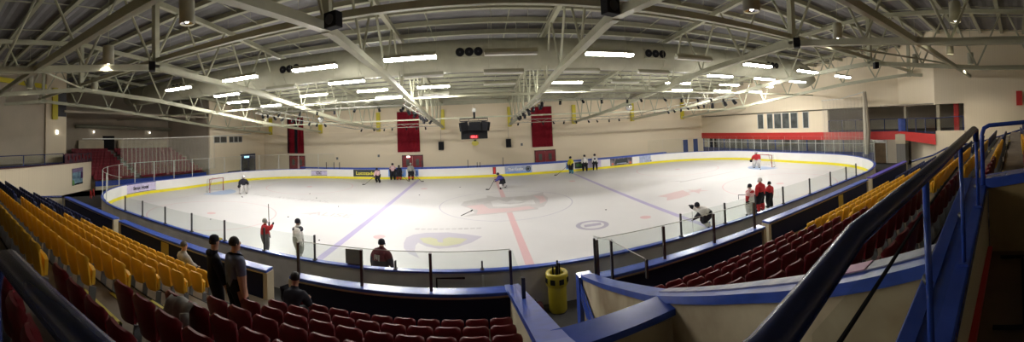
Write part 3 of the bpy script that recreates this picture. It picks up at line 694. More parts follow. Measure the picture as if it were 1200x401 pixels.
for c, xs, cw in (('red',[1.6+SW*i for i in range(10)],'dark red'),('yellow',[7.0+SW*i for i in range(8)],'yellow'),('blue',[11.2+SW*i for i in range(8)],'navy blue')):
    block(c, xs, (7, 8, 9) if c != 'red' else (8, 9), 'upper right block', 'left end', cw)

# parapets
def parapet(x0, x1, label, y=-16.1, zt=1.65, ends=(1,1), top=None):
    e = empty('parapet_wall', ((x0+x1)/2,y,0)); tag(e, label, 'parapet'); w = (x1-x0)/2
    b = MB(); b.box(-w,w,-.09,.09,0,zt-.06); b.build('wall_body', M['cream'], e)
    b = MB(); b.box(-w-.03,w+.03,-.16,.16,zt-.07,zt); b.build('blue_cap', top or M['bluel'], e, bevel=.012)
    b = MB(); b.box(-w+.12,w-.12,-.12,-.09,.9,zt-.14); b.build('navy_panel', M['navy'], e)
    b = MB(); b.box(-w+.12,w-.12,.09,.11,.05,zt-.14); b.build('navy_front_panel', M['navy'], e)
    for s in (-1,1):
        b = MB(); b.box(s*w-.06,s*w+.06,-.15,.15,0,zt-.07); b.build('end_post', M['cream'], e)
    return e
parapet(-20.3,-14.6,'blue topped parapet in front of the left blue seats')
e = parapet(-14.1,-6.95,'blue topped parapet in front of the left yellow seats')
b = MB(); b.box(-.75,-.35,-.13,-.12,.85,1.5); b.build('yellow_sheet', mat('yellow_sheet', (.45,.33,.06,1), .6), e)
parapet(-6.2,-1.05,'blue topped parapet in front of the left red seats')
parapet(.75,6.05,'blue topped parapet in front of the right red seats')
e = parapet(6.5,14.0,'blue topped parapet in front of the right yellow seats', y=-15.9)
b = MB(); b.box(.75,1.15,-.13,-.12,.85,1.5); b.build('yellow_sheet', bpy.data.materials['yellow_sheet'], e)
parapet(14.5,20.3,'purple blue topped parapet in front of the right blue seats', y=-15.9, top=mat('purple_blue', (.09,.07,.42,1), .35))
# glass posts on parapets
def pglass(xs, y, z0, h, label, drop=None):
    e = empty('parapet_glass', (xs[0],y,z0)); tag(e, label, 'glass panel')
    for x in xs:
        b = MB(); b.box(x-xs[0]-.03,x-xs[0]+.03,-.035,.035,0,h); b.build('stanchion', mat('brown_post', (.06,.035,.03,1), .4), e, bevel=.006)
    for a, c in zip(xs[:-1], xs[1:]): panel('glass_pane', (a-xs[0]+.03,0), (c-xs[0]-.03,0), .04, h+.02, parent=e)
    b = MB(); b.tube([(0,0,h+.03),(xs[-1]-xs[0],0,h+.03)], .008, 5); b.build('top_edge', M['frame'], e)
    return e
pglass([-6.05,-4.42,-2.86,-1.15], -16.1, 1.65, .8, 'clear glass with brown posts on the left red parapet')
pglass([.8,2.55,4.15,5.75], -16.1, 1.65, .8, 'clear glass with brown posts on the right red parapet')
# end rails of the stands
for s, lab in ((-1,'left'),(1,'right')):
    e = empty('stand_end_wall', (s*20.5,-16.2,0)); tag(e, f'{"cream" } stepped end wall with blue rail at the {lab} end of the stand', 'end wall')
    x = 0
    P3 = [(-.1,1.62),(-1.4,1.66),(-5.2,2.75),(-8.5,3.9),(-14,4.6)] if s < 0 else [(-.1,1.6),(-1.6,2.0),(-2.6,2.5),(-5.2,2.95),(-9,4.0),(-14,4.6)]
    b = MB(); b.prism([(0,0,0)]+[(0,y,z-.1) for y,z in P3]+[(0,-14,0)], (s*.15,0,0)); b.build('wall_body', M['cream'], e)
    b = MB(); b.tube([(s*.07,y,z) for y,z in P3], .06, 8); b.build('top_rail', M['railblue'], e)

# ------------------------------------------------------------------ vomitory / gangway
def slopewall(name, pl, th, label, capm, capw, bodym):
    """pl: list of (x,y,z) top points; wall below down to z=0; thickness th in +x"""
    e = empty(name, (pl[0][0],pl[0][1],0)); tag(e, label, 'wall'); o = Vector((pl[0][0],pl[0][1],0))
    Q = [Vector(p)-o for p in pl]
    b = MB()
    for a, c in zip(Q[:-1], Q[1:]):
        b.prism([(a.x,a.y,0),(c.x,c.y,0),(c.x,c.y,c.z-.05),(a.x,a.y,a.z-.05)], (th,0,0))
    b.build('wall_body', bodym, e)
    b = MB()
    for a, c in zip(Q[:-1], Q[1:]):
        x = th/2-capw/2
        b.prism([(a.x+x,a.y,a.z-.08),(c.x+x,c.y,c.z-.08),(c.x+x,c.y,c.z),(a.x+x,a.y,a.z)], (capw,0,0))
    b.build('blue_cap', capm, e)
    return e, Q
e, Q = slopewall('gangway_wall', [(-1.2,-16.02,1.7),(-1.2,-18.2,2.42),(-1.2,-20.4,3.12),(-1.2,-23.05,4.12)], .12, 'cream sloping wall with blue cap on the left of the gangway', M['bluel'], .3, M['cream'])
panel('glass_pane', (.08,-.2), (.08,-2.0), 1.78, 2.5, parent=e, zz1=2.62)
b = MB(); b.box(.05,.11,-2.06,-2.0,2.3,2.7); b.build('stub_post', M['dgrey'], e)
e, Q = slopewall('gangway_wall', [(.42,-16.02,1.7),(.22,-18.0,2.38),(.14,-19.9,3.02),(.14,-21.5,3.65),(.14,-22.95,4.17)], .2, 'cream sloping wall with white scuffed blue cap right of the gangway', M['bluel'], .26, M['creamdirt'])
wt = mat('worn_white_cap', (.45,.44,.52,1), .35, noise=.3, scale=7, col2=(.20,.22,.40,1))
b = MB()
for a, c in zip(Q[2:-1], Q[3:]):
    b.prism([(a.x+.1,a.y,a.z+.002),(c.x+.1,c.y,c.z+.002),(c.x+.1,c.y,c.z+.012),(a.x+.1,a.y,a.z+.012)], (.14,0,0))
b.build('worn_white_top', wt, e)
b = MB(); b.prism([(Q[3].x+.09,Q[3].y-.75,Q[3].z+.282),(Q[3].x+.09,Q[3].y-1.0,Q[3].z+.372),(Q[3].x+.09,Q[3].y-1.0,Q[3].z+.378),(Q[3].x+.09,Q[3].y-.75,Q[3].z+.288)], (.15,0,0)); b.build('pink_patch', mat('pink_paint', (.55,.25,.40,1), .5), e)
# blue painted string and front edge on the inner face
b = MB(); b.prism([(-.035,-.02,1.3),(-.22,-1.9,.75),(-.26,-2.6,.5),(-.26,-2.6,.9),(-.22,-1.9,1.35),(-.035,-.02,1.6)], (-.03,0,0)); b.build('blue_string', M['blue'], e)
b = MB(); b.box(-.10,.24,-.16,.10,0,1.72); b.build('front_post', M['blue'], e)
b = MB(); b.box(.02,.24,.0,.02,1.66,1.72); 
gp = empty('gangway_glass', (.55,-16.12,1.7)); tag(gp, 'clear glass return with steel posts right of the gangway mouth', 'glass panel')
for (x, y, z, h) in ((.2,.05,0,.78),(.12,-1.2,.35,.78),(.35,-2.2,.75,.3)):
    b = MB(); b.box(x-.02,x+.02,y-.025,y+.025,z-.02,z+h); b.build('stanchion', M['dgrey'], gp)
b = MB(); b.prism([(.18,.03,.05),(.1,-1.18,.4),(.33,-2.18,.8),(.33,-2.18,1.05),(.1,-1.18,1.12),(.18,.03,.84)], (.012,0,0)); b.build('glass_pane', M['glass'], gp)
b = MB(); b.tube([(.18,.03,.85),(.1,-1.18,1.13),(.33,-2.18,1.06)], .009, 5); b.build('top_edge', M['frame'], gp)
# cross wall over the gangway
e = empty('gangway_cross_wall', (-.5,-20.25,0)); tag(e, 'cream wall with shiny blue cap crossing over the gangway', 'wall')
b = MB(); b.box(-.6,.66,-.1,.1,2.0,2.95); b.build('wall_body', M['creamdirt'], e)
b = MB(); b.prism([(-.6,-.17,2.95),(.66,-.17,3.02),(.66,.17,3.02),(-.6,.17,2.95)], (0,0,.07)); b.build('blue_cap', M['blue'], e)
# sloping cream soffit slab between the cross wall and the landing
b = MB(); b.prism([(-1.08,-20.3,2.15),(.14,-20.3,2.15),(.14,-23.15,2.6),(-1.08,-23.15,2.6)], (0,0,.1)); tag(b.build('gangway_roof', M['cream']), 'cream roof slab of the gangway between its side walls', 'slab')
# ledge wall in front of the landing
e = empty('landing_ledge', (0,-23.13,3.2)); tag(e, 'glossy blue wide ledge on a cream wall below the thick handrail', 'ledge')
def lz(x): return 4.15+.165*(x+.7)-3.2
b = MB(); b.prism([(-1.3,-.09,-.9),(1.1,-.09,-.9),(1.1,-.09,lz(1.1)-.07),(-1.3,-.09,lz(-1.3)-.07)], (0,.17,0)); b.build('wall_body', M['cream'], e)
b = MB(); b.prism([(-1.3,-.10,lz(-1.3)-.07),(1.15,-.10,lz(1.15)-.07),(1.15,-.10,lz(1.15)),(-1.3,-.10,lz(-1.3))], (0,.22,0)); b.build('blue_top', M['blue'], e, bevel=.01)
b = MB(); b.prism([(-1.3,.04,lz(-1.3)),(1.15,.04,lz(1.15)),(1.15,.04,lz(1.15)+.008),(-1.3,.04,lz(-1.3)+.008)], (0,.012,0)); b.build('raised_bead', M['blue'], e)
b = MB(); b.box(1.0,1.1,-2.2,-.11,.4,1.25); b.build('return_wall', mat('tan_board', (.36,.26,.11,1), .6, noise=.2, scale=3), e)
b = MB(); b.prism([(.97,-.09,1.20),(.97,-2.2,1.5),(.97,-2.2,1.58),(.97,-.09,1.28)], (.2,0,0)); b.build('return_top', M['blue'], e)
b = MB(); b.box(-1.1,1.0,-.125,-.092,.60,.72); b.build('red_stripe', M['fascia'], e)
b = MB(); b.box(-1.15,1.0,-27.0,-23.25,3.78,3.88); o = struct(b.build('floor_platform', M['brown']))
# handrail, posts and glass
e = empty('handrail', (0,-23.2,4.15)); tag(e, 'thick dark blue tubular handrail running across the foreground above the ledge', 'handrail')
b = MB(); b.tube([(-2.78,-.115,.42),(-2.72,-.11,.54),(-2.6,-.1,.58),(-1.45,0,.605),(-1.2,0,.672),(-.5,0,.70),(.5,.0,.755),(.58,0,.745),(.6,0,.67)], [.03,.03,.03,.026,.022,.022,.023,.023,.02], 14); b.build('rail_tube', M['railblue'], e, smooth=True)
for x, t in ((-.72,.68),(-.05,.71),(.6,.72)):
    z0 = lz(x)+3.2-4.15
    b = MB(); b.tube([(x,0,z0),(x,0,t)], .0115, 10); p_ = b.build('rail_post', M['blue'], e, smooth=True)
    b = MB(); b.box(x-.035,x+.035,-.025,.025,z0,z0+.012); b.build('base_plate', M['blue'], p_)
    b = MB(); b.tube([(x,.0,.35),(x+.03,.02,.35)], .014, 8); b.build('glass_clamp', M['dgrey'], p_)
b = MB(); b.tube([(-2.75,-.1,.1),(-2.77,-.115,.43)], .03, 10); b.build('left_post', M['railblue'], e)
b = MB(); b.tube([(-1.3,.01,.50),(-.72,.02,.56),(-.05,.02,.60)], .005, 6); b.build('lower_wire', M['dark'], e)
b = MB(); b.prism([(-1.3,.025,.0),(.58,.025,.26),(.58,.025,.68),(-1.3,.025,.54)], (0,.008,0)); b.build('glass_pane', M['glass'], e)
e = empty('landing_guard_rail', (.98,-23.2,4.43)); tag(e, 'blue guard rail on the right return of the ledge', 'handrail')
b = MB(); b.tube([(.0,0,0),(.0,0,.40),(.01,-.02,.455),(.03,-.06,.475),(.05,-1.4,.56)], .018, 10); b.build('rail_tube', M['blue'], e, smooth=True)
b = MB(); b.tube([(.05,-1.4,.2),(.05,-1.4,.56)], .018, 8); b.build('rail_post', M['blue'], e)
# metal frame on the landing floor
e = empty('metal_stand_frame', (.4,-23.5,3.88)); tag(e, 'black H-shaped metal frame lying on the brown platform floor', 'frame')
b = MB(); b.tube([(-.4,0,.02),(.45,-.0,.02)], .012, 6); b.build('cross_bar', M['dark'], e)
for xx in (-.4,.45): b = MB(); b.tube([(xx,.17,.02),(xx,-.2,.02)], .012, 6); b.build('end_bar', M['dark'], e)

# ------------------------------------------------------------------ benches behind the near boards, bin
e = empty('team_bench', (-3.9,-15.4,0)); tag(e, 'long bench with red edge behind the near boards', 'bench')
b = MB(); b.box(-2.2,1.9,-.17,.17,.62,.68); b.build('seat_plank', M['dgrey'], e)
b = MB(); b.box(-2.2,.4,-.2,-.17,.6,1.25); b.build('backrest', M['dgrey'], e); b = MB(); b.box(-2.2,.4,-.22,-.15,1.25,1.3); b.build('red_edge', M['lred'], e)
for x in (-2,0,1.7): b = MB(); b.box(x-.04,x+.04,-.12,.12,0,.62); b.build('leg', M['dgrey'], e)
e = empty('gate_frame', (-3.0,NB-.12,0)); tag(e, 'dark pipe frame against the back of the near boards', 'frame')
b = MB(); b.tube([(-.05,0,.05),(-.05,0,.95),(.75,0,.95)], .03, 8); b.build('pipe', M['dark'], e); b = MB(); b.box(-.1,0,-.05,.05,0,.05); b.build('foot', M['dark'], e)
e = empty('latch_post', (-1.75,NB-.1,0)); tag(e, 'pale upright post with latch on the near board gate', 'post')
b = MB(); b.box(-.03,.03,-.03,.03,0,1.0); b.build('upright', M['frame'], e); b = MB(); b.box(.03,.4,-.03,.03,.3,.36); b.build('latch', M['dgrey'], e)
e = empty('litter_bin', (.27,-14.12,0)); tag(e, 'round yellow plastic bin beside the near boards in the gangway', 'bin')
yb_ = mat('bin_yellow', (.46,.37,.02,1), .4, noise=.15, scale=3)
b = MB(); b.lathe([(.23,0),(.25,.03),(.26,.70),(.25,.72)], 28); b.build('body', yb_, e, smooth=True)
b = MB(); b.lathe([(.25,.70),(.30,.72),(.31,.74),(.31,1.02),(.29,1.05),(.22,1.05),(.20,1.02),(.20,.8)], 28, cap=False); b.build('collar', yb_, e, smooth=True)
for k in range(8):
    a = k*PI/4+.2; b = MB(); c, s = math.cos(a), math.sin(a); r = .312; w = .07
    b.prism([(r*c-w*-s*1,r*s-w*c,.80),(r*c+w*-s,r*s+w*c,.80),(r*c+w*-s,r*s+w*c,.94),(r*c-w*-s,r*s-w*c,.94)], (c*.006,s*.006,0)); b.build('posting_slot', M['dark'], e)
b = MB(); b.lathe([(.19,.9),(.19,.91)], 20); b.build('inner_lid', M['dark'], e)
for k, (x, y) in enumerate(((-.1,.02),(-.02,-.06),(.08,.0),(.05,.1))):
    q = empty('hockey_stick', (.27+x,-14.12+y,.90)); tag(q, 'dark taped stick butt standing up out of the yellow bin', 'hockey stick', 'stick butts in the yellow bin')
    b = MB(); b.box(-.02,.02,-.02,.02,.0,.26+.04*k); b.build('shaft', M['dark'], q); b = MB(); b.ball((0,0,.27+.04*k), .03, 8, 5); b.build('butt_end', M['dark'], q)
e = empty('equipment_bag', (-.45,-14.2,0)); tag(e, 'dark red kit bag on the gangway floor left of bin', 'bag')
b = MB(); b.box(-.3,.3,-.18,.18,0,.3); b.build('body', mat('dark_red_bag', (.07,.01,.012,1), .8), e, bevel=.08); b = MB(); b.tube([(-.15,0,.28),(-.08,0,.4),(.08,0,.4),(.15,0,.28)], .015, 6); b.build('handle', M['dark'], e)

# ------------------------------------------------------------------ end stand behind left glass (seats facing +X)
er = 10
b = MB(); prof = [(-31.7,0),(-31.7,.62)]
for k in range(er):
    x = -31.7-.72*k; z = .62+.3*k
    prof += [(x, z), (x-.72, z)]
prof += [(-31.7-.72*er, 0)]
b.prism([(x,-8.6,z) for x,z in prof], (0,14.8,0)); o = struct(b.build('floor_end_stand', M['conc']))
b = MB(); b.box(-31.72,-31.62,-8.6,6.2,.3,.85); b.build('blue_front', M['blue'], o)
b = MB(); b.box(-31.75,-31.6,-8.6,6.2,0,.35); b.build('cream_foot', M['cream'], o)
def small_seat():
    b = MB(); b.box(-.12,-.02,-.19,.19,.3,.78); b.box(-.04,.30,-.19,.19,.3,.38); return b.mesh('small_stadium_chair', M['redend'])
sm = small_seat(); cnt = 0; rest = MB()
seat_n = 0
for k in range(er):
    x = -31.7-.72*k-.5; z = .62+.3*k; i = 0
    y = -8.3
    while y < (5.9 if k < 9 else -99):
        i += 1; inaisle = (-3.9 < y+.06*k*0 < -2.9)
        if not inaisle:
            if cnt < 125:
                o = bpy.data.objects.new('small_red_stadium_chair', sm); COL.objects.link(o); o.location = (x,y,z)
                tag(o, 'small dark red seat in the lower rows of left end stand', 'seat', 'red seats in the lower rows of the left end stand'); cnt += 1
            else:
                rest.box(x-.12,x-.02,y-.19,y+.19,z+.3,z+.78); rest.box(x-.04,x+.3,y-.19,y+.19,z+.3,z+.38)
        y += .43
o = rest.build('distant_red_stadium_seating', M['redend']); tag(o, 'rows of dark red seats filling the upper left end stand', 'seats', kind='stuff')
for j, y0 in enumerate((-3.9, 5.25)):
    e = empty('end_stand_steps', (-31.7,y0,0)); tag(e, ['grey steps up through the middle of the left end stand','grey steps up the right edge of the left end stand'][j], 'steps')
    for k in range(er):
        b = MB(); b.box(-.72*k-.30,-.72*k,0,.9,.3*k+.5,.3*k+.78); b.build('step', mat('pale_step', (.30,.31,.29,1), .7) if k == 0 else bpy.data.materials['pale_step'], e)
b = MB(); b.box(-38.6,-38.3,-7.5,-4.2,3.6,4.75); b.box(-38.6,-38.3,-2.2,5.4,3.6,4.75); struct(b.build('wall_end_low', M['cream']))
b = MB(); b.box(-38.98,-38.9,-4.0,-2.4,3.6,5.3); struct(b.build('door_8', M['dark']))
# the low soffit of the recess
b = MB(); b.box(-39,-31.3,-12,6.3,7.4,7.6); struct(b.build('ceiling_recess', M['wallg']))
b = MB(); b.tube([(-38,-8,6.4),(-38,5.8,6.2)], .22, 10); tag(b.build('recess_duct', M['duct'], smooth=True), 'grey round duct along the back wall of the left end stand', 'duct')
# red barrier things on the floor left
for k, (x, y) in enumerate(((-28.6,-10.3),(-27.9,-10.9))):
    e = empty('floor_barrier', (x,y,0)); tag(e, ['red folding barrier on dark floor at left rink end, nearer the poster','red folding barrier on dark floor at left rink end, nearer the glass'][k], 'barrier')
    for s in (-1,1): b = MB(); b.tube([(s*.18,0,0),(s*.05,0,.65)], .03, 6); b.build('leg', M['fascia'], e)
    b = MB(); b.box(-.12,.12,-.02,.02,.3,.4); b.build('panel', M['fascia'], e)

# netting
def netting(x, y0, y1, z0, z1, label, n, track_r=.05, zt1=None):
    e = empty('safety_net', (x,(y0+y1)/2,z0)); tag(e, label, 'net'); w = (y1-y0)/2; zt1 = zt1 or z1
    b = MB(); lo = []; hi = []
    N = n*8
    for k in range(N+1):
        y = -w+2*w*k/N; xx = .10*math.sin(k*2*PI/8)
        lo.append((xx,y,0)); hi.append((xx*.6,y,(z1+(zt1-z1)*k/N)-z0))
    b.strip(lo, hi); b.build('net_cloth', M['net'], e)
    for k in range(n):
        y = -w+2*w*(k+.5)/n; b = MB(); b.tube([(.08,y,0),(.05,y+.04*math.sin(k),(z1-z0)*.5),(0,y,z1+(zt1-z1)*k/n-z0)], .012, 4); b.build('gathered_fold', M['netdense'], e)
    return e
e = netting(-28.6, -7.6, 4.6, 1.6, 5.0, 'translucent protective net hanging behind the left end glass', 26, zt1=5.15)
b = MB(); b.tube([(-28.8,-11.3,4.95),(-28.6,-5,5.0),(-28.6,4,5.2),(-29.2,12,5.5)], .05, 6); tag(b.build('net_track', M['frame']), 'long white rail from which the left end net hangs', 'rail')
netting(28.6, -9.0, -4.2, 1.2, 6.7, 'translucent protective net hanging at the right end', 12, zt1=6.5)
b = MB(); b.tube([(28.6,-4.1,6.5),(28.6,-6.5,6.55),(28.6,-9.2,7.1)], .04, 6); tag(b.build('net_track', M['frame']), 'short white rail from which the right end net hangs', 'rail')
e = empty('gathered_net', (28.5,-9.2,1.0)); tag(e, 'thick gathered bundle of pale netting hanging at the right end', 'net')
for k in range(6):
    b = MB(); a = k*PI/3; b.tube([(.12*math.cos(a),.12*math.sin(a),0),(.26*math.cos(a),.2*math.sin(a)-.1,2.2),(.14*math.cos(a),.12*math.sin(a),6.1)], [.12,.16,.06], 8); b.build('net_fold', M['netdense'], e)

# ------------------------------------------------------------------ roof
CH = [(17.45,5.45),(11,5.85),(4.5,6.3),(-2.5,7.0),(-8.5,7.62),(-14.6,8.0),(-18,7.6),(-21.5,7.25),(-27,7.15),(-33.9,7.1)]
def zch(y):
    for (a,za),(b_,zb) in zip(CH[:-1], CH[1:]):
        if b_ <= y <= a: return za+(zb-za)*(a-y)/(a-b_)
    return CH[-1][1]
def zroof(y): return 8.85+(17.5-y)*.079 if y > -14.6 else 11.39-(-14.6-y)*.06
TX = [2.14+7.95*k for k in range(-4, 4)]
b = MB(); xs = [-39.1, 30]
corr = []
ys = [17.6-.25*k for k in range(0, 208)]
for k, y in enumerate(ys): corr.append((y, zroof(y)+(.0 if (k//1) % 2 else .05)))
b.strip([(-39.1,y,z+.02) for y,z in corr], [(30,y,z+.02) for y,z in corr]); 
ceil = struct(b.build('ceiling', M['deck']))
b = MB(); b.add([(-39.3,17.9,9.2),(30.3,17.9,9.2),(30.3,-14.6,11.7),(-39.3,-14.6,11.7),(-39.3,-34.4,10.7),(30.3,-34.4,10.7)], [(0,1,2,3),(3,2,5,4)]); b.build('outer_roof', M['deck'], ceil)
y = 16.4; 
while y > -33:
    b = MB(); z = zroof(y); b.box(-39,29.8,y-.05,y+.05,z-.24,z-.0); b.box(-39,29.8,y-.11,y+.11,z-.26,z-.235); b.build('purlin', M['steel'], ceil); y -= 1.62
for k in range(34):
    x = -38+k*2.0
    if k % 4 == 2: continue
    b = MB(); b.tube([(x,17,zroof(17)-.14),(x,-14.6,zroof(-14.6)-.14),(x,-33,zroof(-33)-.14)], .03, 4); b.build('sag_rod', M['steel'], ceil)
tl = ['at the far left, over the end stand','second from the left','third from the left','just left of the scoreboard','just right of the scoreboard','third from the right','second from the right','at the far right, nearest the red fascia']
for ti, X in enumerate(TX):
    t = empty('roof_truss', (X,0,0)); tag(t, f'cream steel roof truss crossing the rink, {tl[ti]}', 'truss')
    y1 = 17.4
    b = MB()
    pts = [(0,y,z+.12) for y,z in CH]
    for a, c in zip(pts[:-1], pts[1:]): b.bar(a, c, .26, .24)
    b.build('bottom_chord', M['steel'], t)
    b = MB(); b.bar((0,17.4,zroof(17.4)-.38),(0,-14.6,zroof(-14.6)-.38),.22,.24); b.bar((0,-14.6,zroof(-14.6)-.38),(0,-33.9,zroof(-33.9)-.38),.22,.24); b.build('top_chord', M['steel'], t)
    y = 14.5; k = 0
    while y > -32:
        yn = y-3.25
        zt = zroof((y+yn)/2)-.45
        b = MB(); b.tube([(0,y,zch(y)+.2),(0,y-1.45,zroof(y-1.45)-.45)], .055, 6); b.build('diagonal', M['steel'], t)
        b = MB(); b.tube([(0,y,zch(y)+.2),(0,y+1.45,zroof(y+1.45)-.45)], .055, 6); b.build('diagonal', M['steel'], t)
        y = yn
    b = MB(); b.box(-.13,.13,-14.72,-14.48,zch(-14.6)+.1,zroof(-14.6)-.4); b.build('king_post', M['steel'], t)
    # bearing stub at the far wall
    b = MB(); b.box(-.22,.22,17.1,17.42,5.35,7.7); b.build('yellow_bearing', M['yellowsteel'], t)
    b = MB(); b.box(-.12,.12,-14.75,-14.45,zch(-14.6)-.06,zch(-14.6)+.3); b.build('node_plate', M['steel'], t)
# struts between trusses
for j, (y, dz, w, h, wd) in enumerate(((-14.6,.42,.16,.20,'over the near side of the ice'),(-20.0,.12,.16,.2,'over the seats'),(-2.5,.2,.1,.12,'beyond the round duct'),(8.0,.2,.1,.12,'near the far wall'),(-27,.2,.16,.2,'behind the seats'))):
    b = MB(); z = zch(y)+dz; b.bar((-38 if y > -12 else {-14.6:-31,-20.0:-28.2,-27:-27.6}[y],y,z),(29.5 if y > -12 else 27 if y > -16 else 24.4,y,z),w,h); tag(b.build('longitudinal_strut', M['steel']), f'long steel strut tying the trusses together {wd}', 'strut')
for i in range(len(TX)-1):
    xa, xb = TX[i], TX[i+1]
    for (ya, yb2) in ((-14.6,-20),):
        if i in (1, 5): 
            b = MB(); b.tube([(xa,ya,zch(ya)+.2),(xb,yb2,zch(yb2)+.2)], .05, 6); tag(b.build('wind_brace', M['steel']), 'slim diagonal brace between two roof trusses %s' % ('at the left' if i == 1 else 'at the right'), 'brace')
b = MB(); b.bar((-38,17.2,8.45),(29.6,17.2,8.45),.2,.5); tag(b.build('eaves_beam', M['steel']), 'deep cream eaves beam along the top of far wall', 'beam')
for j, y in enumerate((10.5,)):
    b = MB(); b.bar((-30.8,y,zroof(y)-.55),(29.5,y,zroof(y)-.55),.5,.16); tag(b.build('cable_tray', M['steel']), 'wide cable tray under the roof near the far wall', 'cable tray')

# big duct
e = empty('air_duct', (0,-5,9.1)); tag(e, 'huge round cream air duct running the length of the hall', 'duct')
b = MB(); b.tube([(-31,0,0),(-20,0,0),(-10,0,0),(0,0,0),(12,0,0),(23.2,0,0),(24.3,0,-.25),(24.9,0,-1.0)], .88, 32); b.build('duct_body', M['duct'], e, smooth=True)
x = -30
while x < 23:
    b = MB(); b.tube([(x-.02,0,0),(x+.02,0,0)], .90, 32); b.build('duct_seam', M['duct'], e); x += 2.45
for x0 in (-22.6,-12.3,-2.0,8.5,18.9):
    f = MB(); f.box(x0-.72,x0+.72,-.95,-.7,-.28,.28); f = f.build('nozzle_plate', M['duct'], e)
    for k in (-1,0,1):
        b = MB(); n = 20; cx = x0+k*.47; r0, r1 = .215, .12
        A = [(cx+r0*math.cos(2*PI*i/n),-1.0,r0*math.sin(2*PI*i/n)) for i in range(n)]; B = [(cx+r1*math.cos(2*PI*i/n),-.88,r1*math.sin(2*PI*i/n)) for i in range(n)]
        C_ = [(cx+r0*1.08*math.cos(2*PI*i/n),-.96,r0*1.08*math.sin(2*PI*i/n)) for i in range(n)]
        b.strip(A,B,True); b.strip(C_,A,True); b.tube([(cx,-.80,0),(cx,-.985,0)], r0, 20); b.build('jet_nozzle', M['dark'], f)
        b = MB(); b.tube([(cx,-.98,0),(cx,-1.0,0)], .05, 8); b.build('nozzle_core', M['dgrey'], f)
# lights
KL = 2.74/2.03
def fixture(x, y, z, lit, label, w=1.42, rz=0):
    x = round(CAM.x+(x-CAM.x)*KL,2); y = round(CAM.y+(y-CAM.y)*KL,2); z = CAM.z+(z-CAM.z)*KL; w *= KL
    e = empty('ceiling_light', (x,y,z), rz); tag(e, label, 'ceiling light', 'long fluorescent lights under the roof')
    b = MB(); b.box(-w/2,w/2,-.15,.15,.05,.12); b.box(-w/2,w/2,-.05,.05,.12,.2); b.build('housing', M['steel'], e)
    b = MB(); b.box(-w/2+.01,w/2-.01,-.13,.13,-.03,.05); b.build('diffuser', (M['tubenear'] if y < -11.5 else (M['tubefar'] if x < 4 else M['tubefarr']) if y > 0 else (M['tubemid'] if x < 8 else M['tube']) if y > -4.5 else M['tube']) if lit else M['tubeoff'], e)
    for s in (-1,1): b = MB(); b.tube([(s*w*.35,0,.2),(s*w*.35,0,zroof(y)-z-.3)], .008, 4); b.build('suspension_wire', M['steel'], e)
def fix_at(u, v, z, lit, lab, w=1.42):
    d = cam_dir(math.sin((u-600)/F), math.cos((u-600)/F), (Y0-v)/F); t = (z-CAM.z)/d.z; p = CAM+d*t
    fixture(round(p.x,2), round(p.y,2), z, lit, lab, w)
near = [(-12.6,1),(-9.3,1),(-6.4,1),(-3.5,1),(-.75,0),(2.1,1),(5.1,0),(8.2,1),(11.6,1),(15.0,1)]
for i, (x, l) in enumerate(near):
    fixture(x, -14.3, 7.07, l, f"{'lit' if l else 'unlit'} fluorescent light in the nearest row, {ORD[i+1]} from the left", 1.45)
row2 = [(-12.7,1),(-9.6,0),(-6.6,1),(-3.6,0),(-.7,0),(2.2,0),(5.3,0),(8.9,1),(12.0,1),(15.0,1)]
for i, (x, l) in enumerate(row2): fixture(x, -11.2, 7.07, l, f"{'lit' if l else 'unlit'} fluorescent light in the second row, {ORD[i+1]} from the left", 1.45)
row3 = [(-14.5,1),(-9.57,1),(-6.5,1),(-3.63,1),(-.66,0),(2.44,1),(5.4,0),(8.5,1),(12.2,1),(15.4,1)]
for i, (x, l) in enumerate(row3): fixture(x, -8.2, 7.07, l, f"{'lit' if l else 'unlit'} fluorescent light in the third row, {ORD[i+1]} from the left", 1.45)
row4 = [(-14.4,1),(-10.4,0),(-6.57,1),(-3.9,0),(2.3,0),(5.4,0),(11.0,1),(14.5,1),(17.8,1)]
for i, (x, l) in enumerate(row4): fixture(x, -4.9, 7.07, l, f"{'lit' if l else 'unlit'} fluorescent light in the fourth row, {ORD[i+1]} from the left", 1.45)
# drum lights, off; bulb glow and spots added to brighten the stands
drums = [(-9.0,-17.0,8.3,.23),(-13.5,-17.1,7.9,.23),(4.8,-17.3,7.8,.23),(13.0,-15.2,8.7,.24),(10.9,-21.3,8.25,.22),(-21,-18.2,7.9,.2),(-20,-14.5,7.9,.2),(20,-17,8.0,.2),(16.5,-20,8.0,.2),(21,-20.5,8.0,.2)]
dl_ = ['hanging over the left aisle steps','farther left over the yellow seats','over the right red seats','high over the right near corner','hanging far right over the blue rail','near the left gallery wall','left of the yellow wall stub','over the right blue seats','beside the second right truss','near the right gallery wall']
for i, (x, y, z, r) in enumerate(drums):
    e = empty('drum_light', (x,y,z)); tag(e, f'grey cylindrical drum light {dl_[i]}', 'ceiling light')
    b = MB(); b.lathe([(r*.92,.02),(r,.0),(r,.70),(r*.9,.76),(.05,.78)], 20, cap=False); b.build('housing', M['duct'], e, smooth=True)
    b = MB(); b.lathe([(r*.95,.06),(r*.5,.16),(.02,.2)], 20, cap=False); b.build('reflector', M['chrome'], e)
    b = MB(); b.ball((0,0,.09), .06, 8, 6); b.build('bulb', M['bulb'], e)
    ld = bpy.data.lights.new('stand_fill_spot', 'SPOT'); ld.energy = 190; ld.spot_size = 2.3; ld.spot_blend = .6; ld.shadow_soft_size = .12; ld.color = (1,.90,.76)  # added downward fill for the dark treads, not a burning drum
    lo = bpy.data.objects.new('stand_fill', ld); COL.objects.link(lo); lo.parent = e; lo.location = (0,0,-.02); b = MB(); b.tube([(0,0,.77),(0,0,zroof(y)-z-.2)], .012, 5); b.build('cable', M['steel'], e)
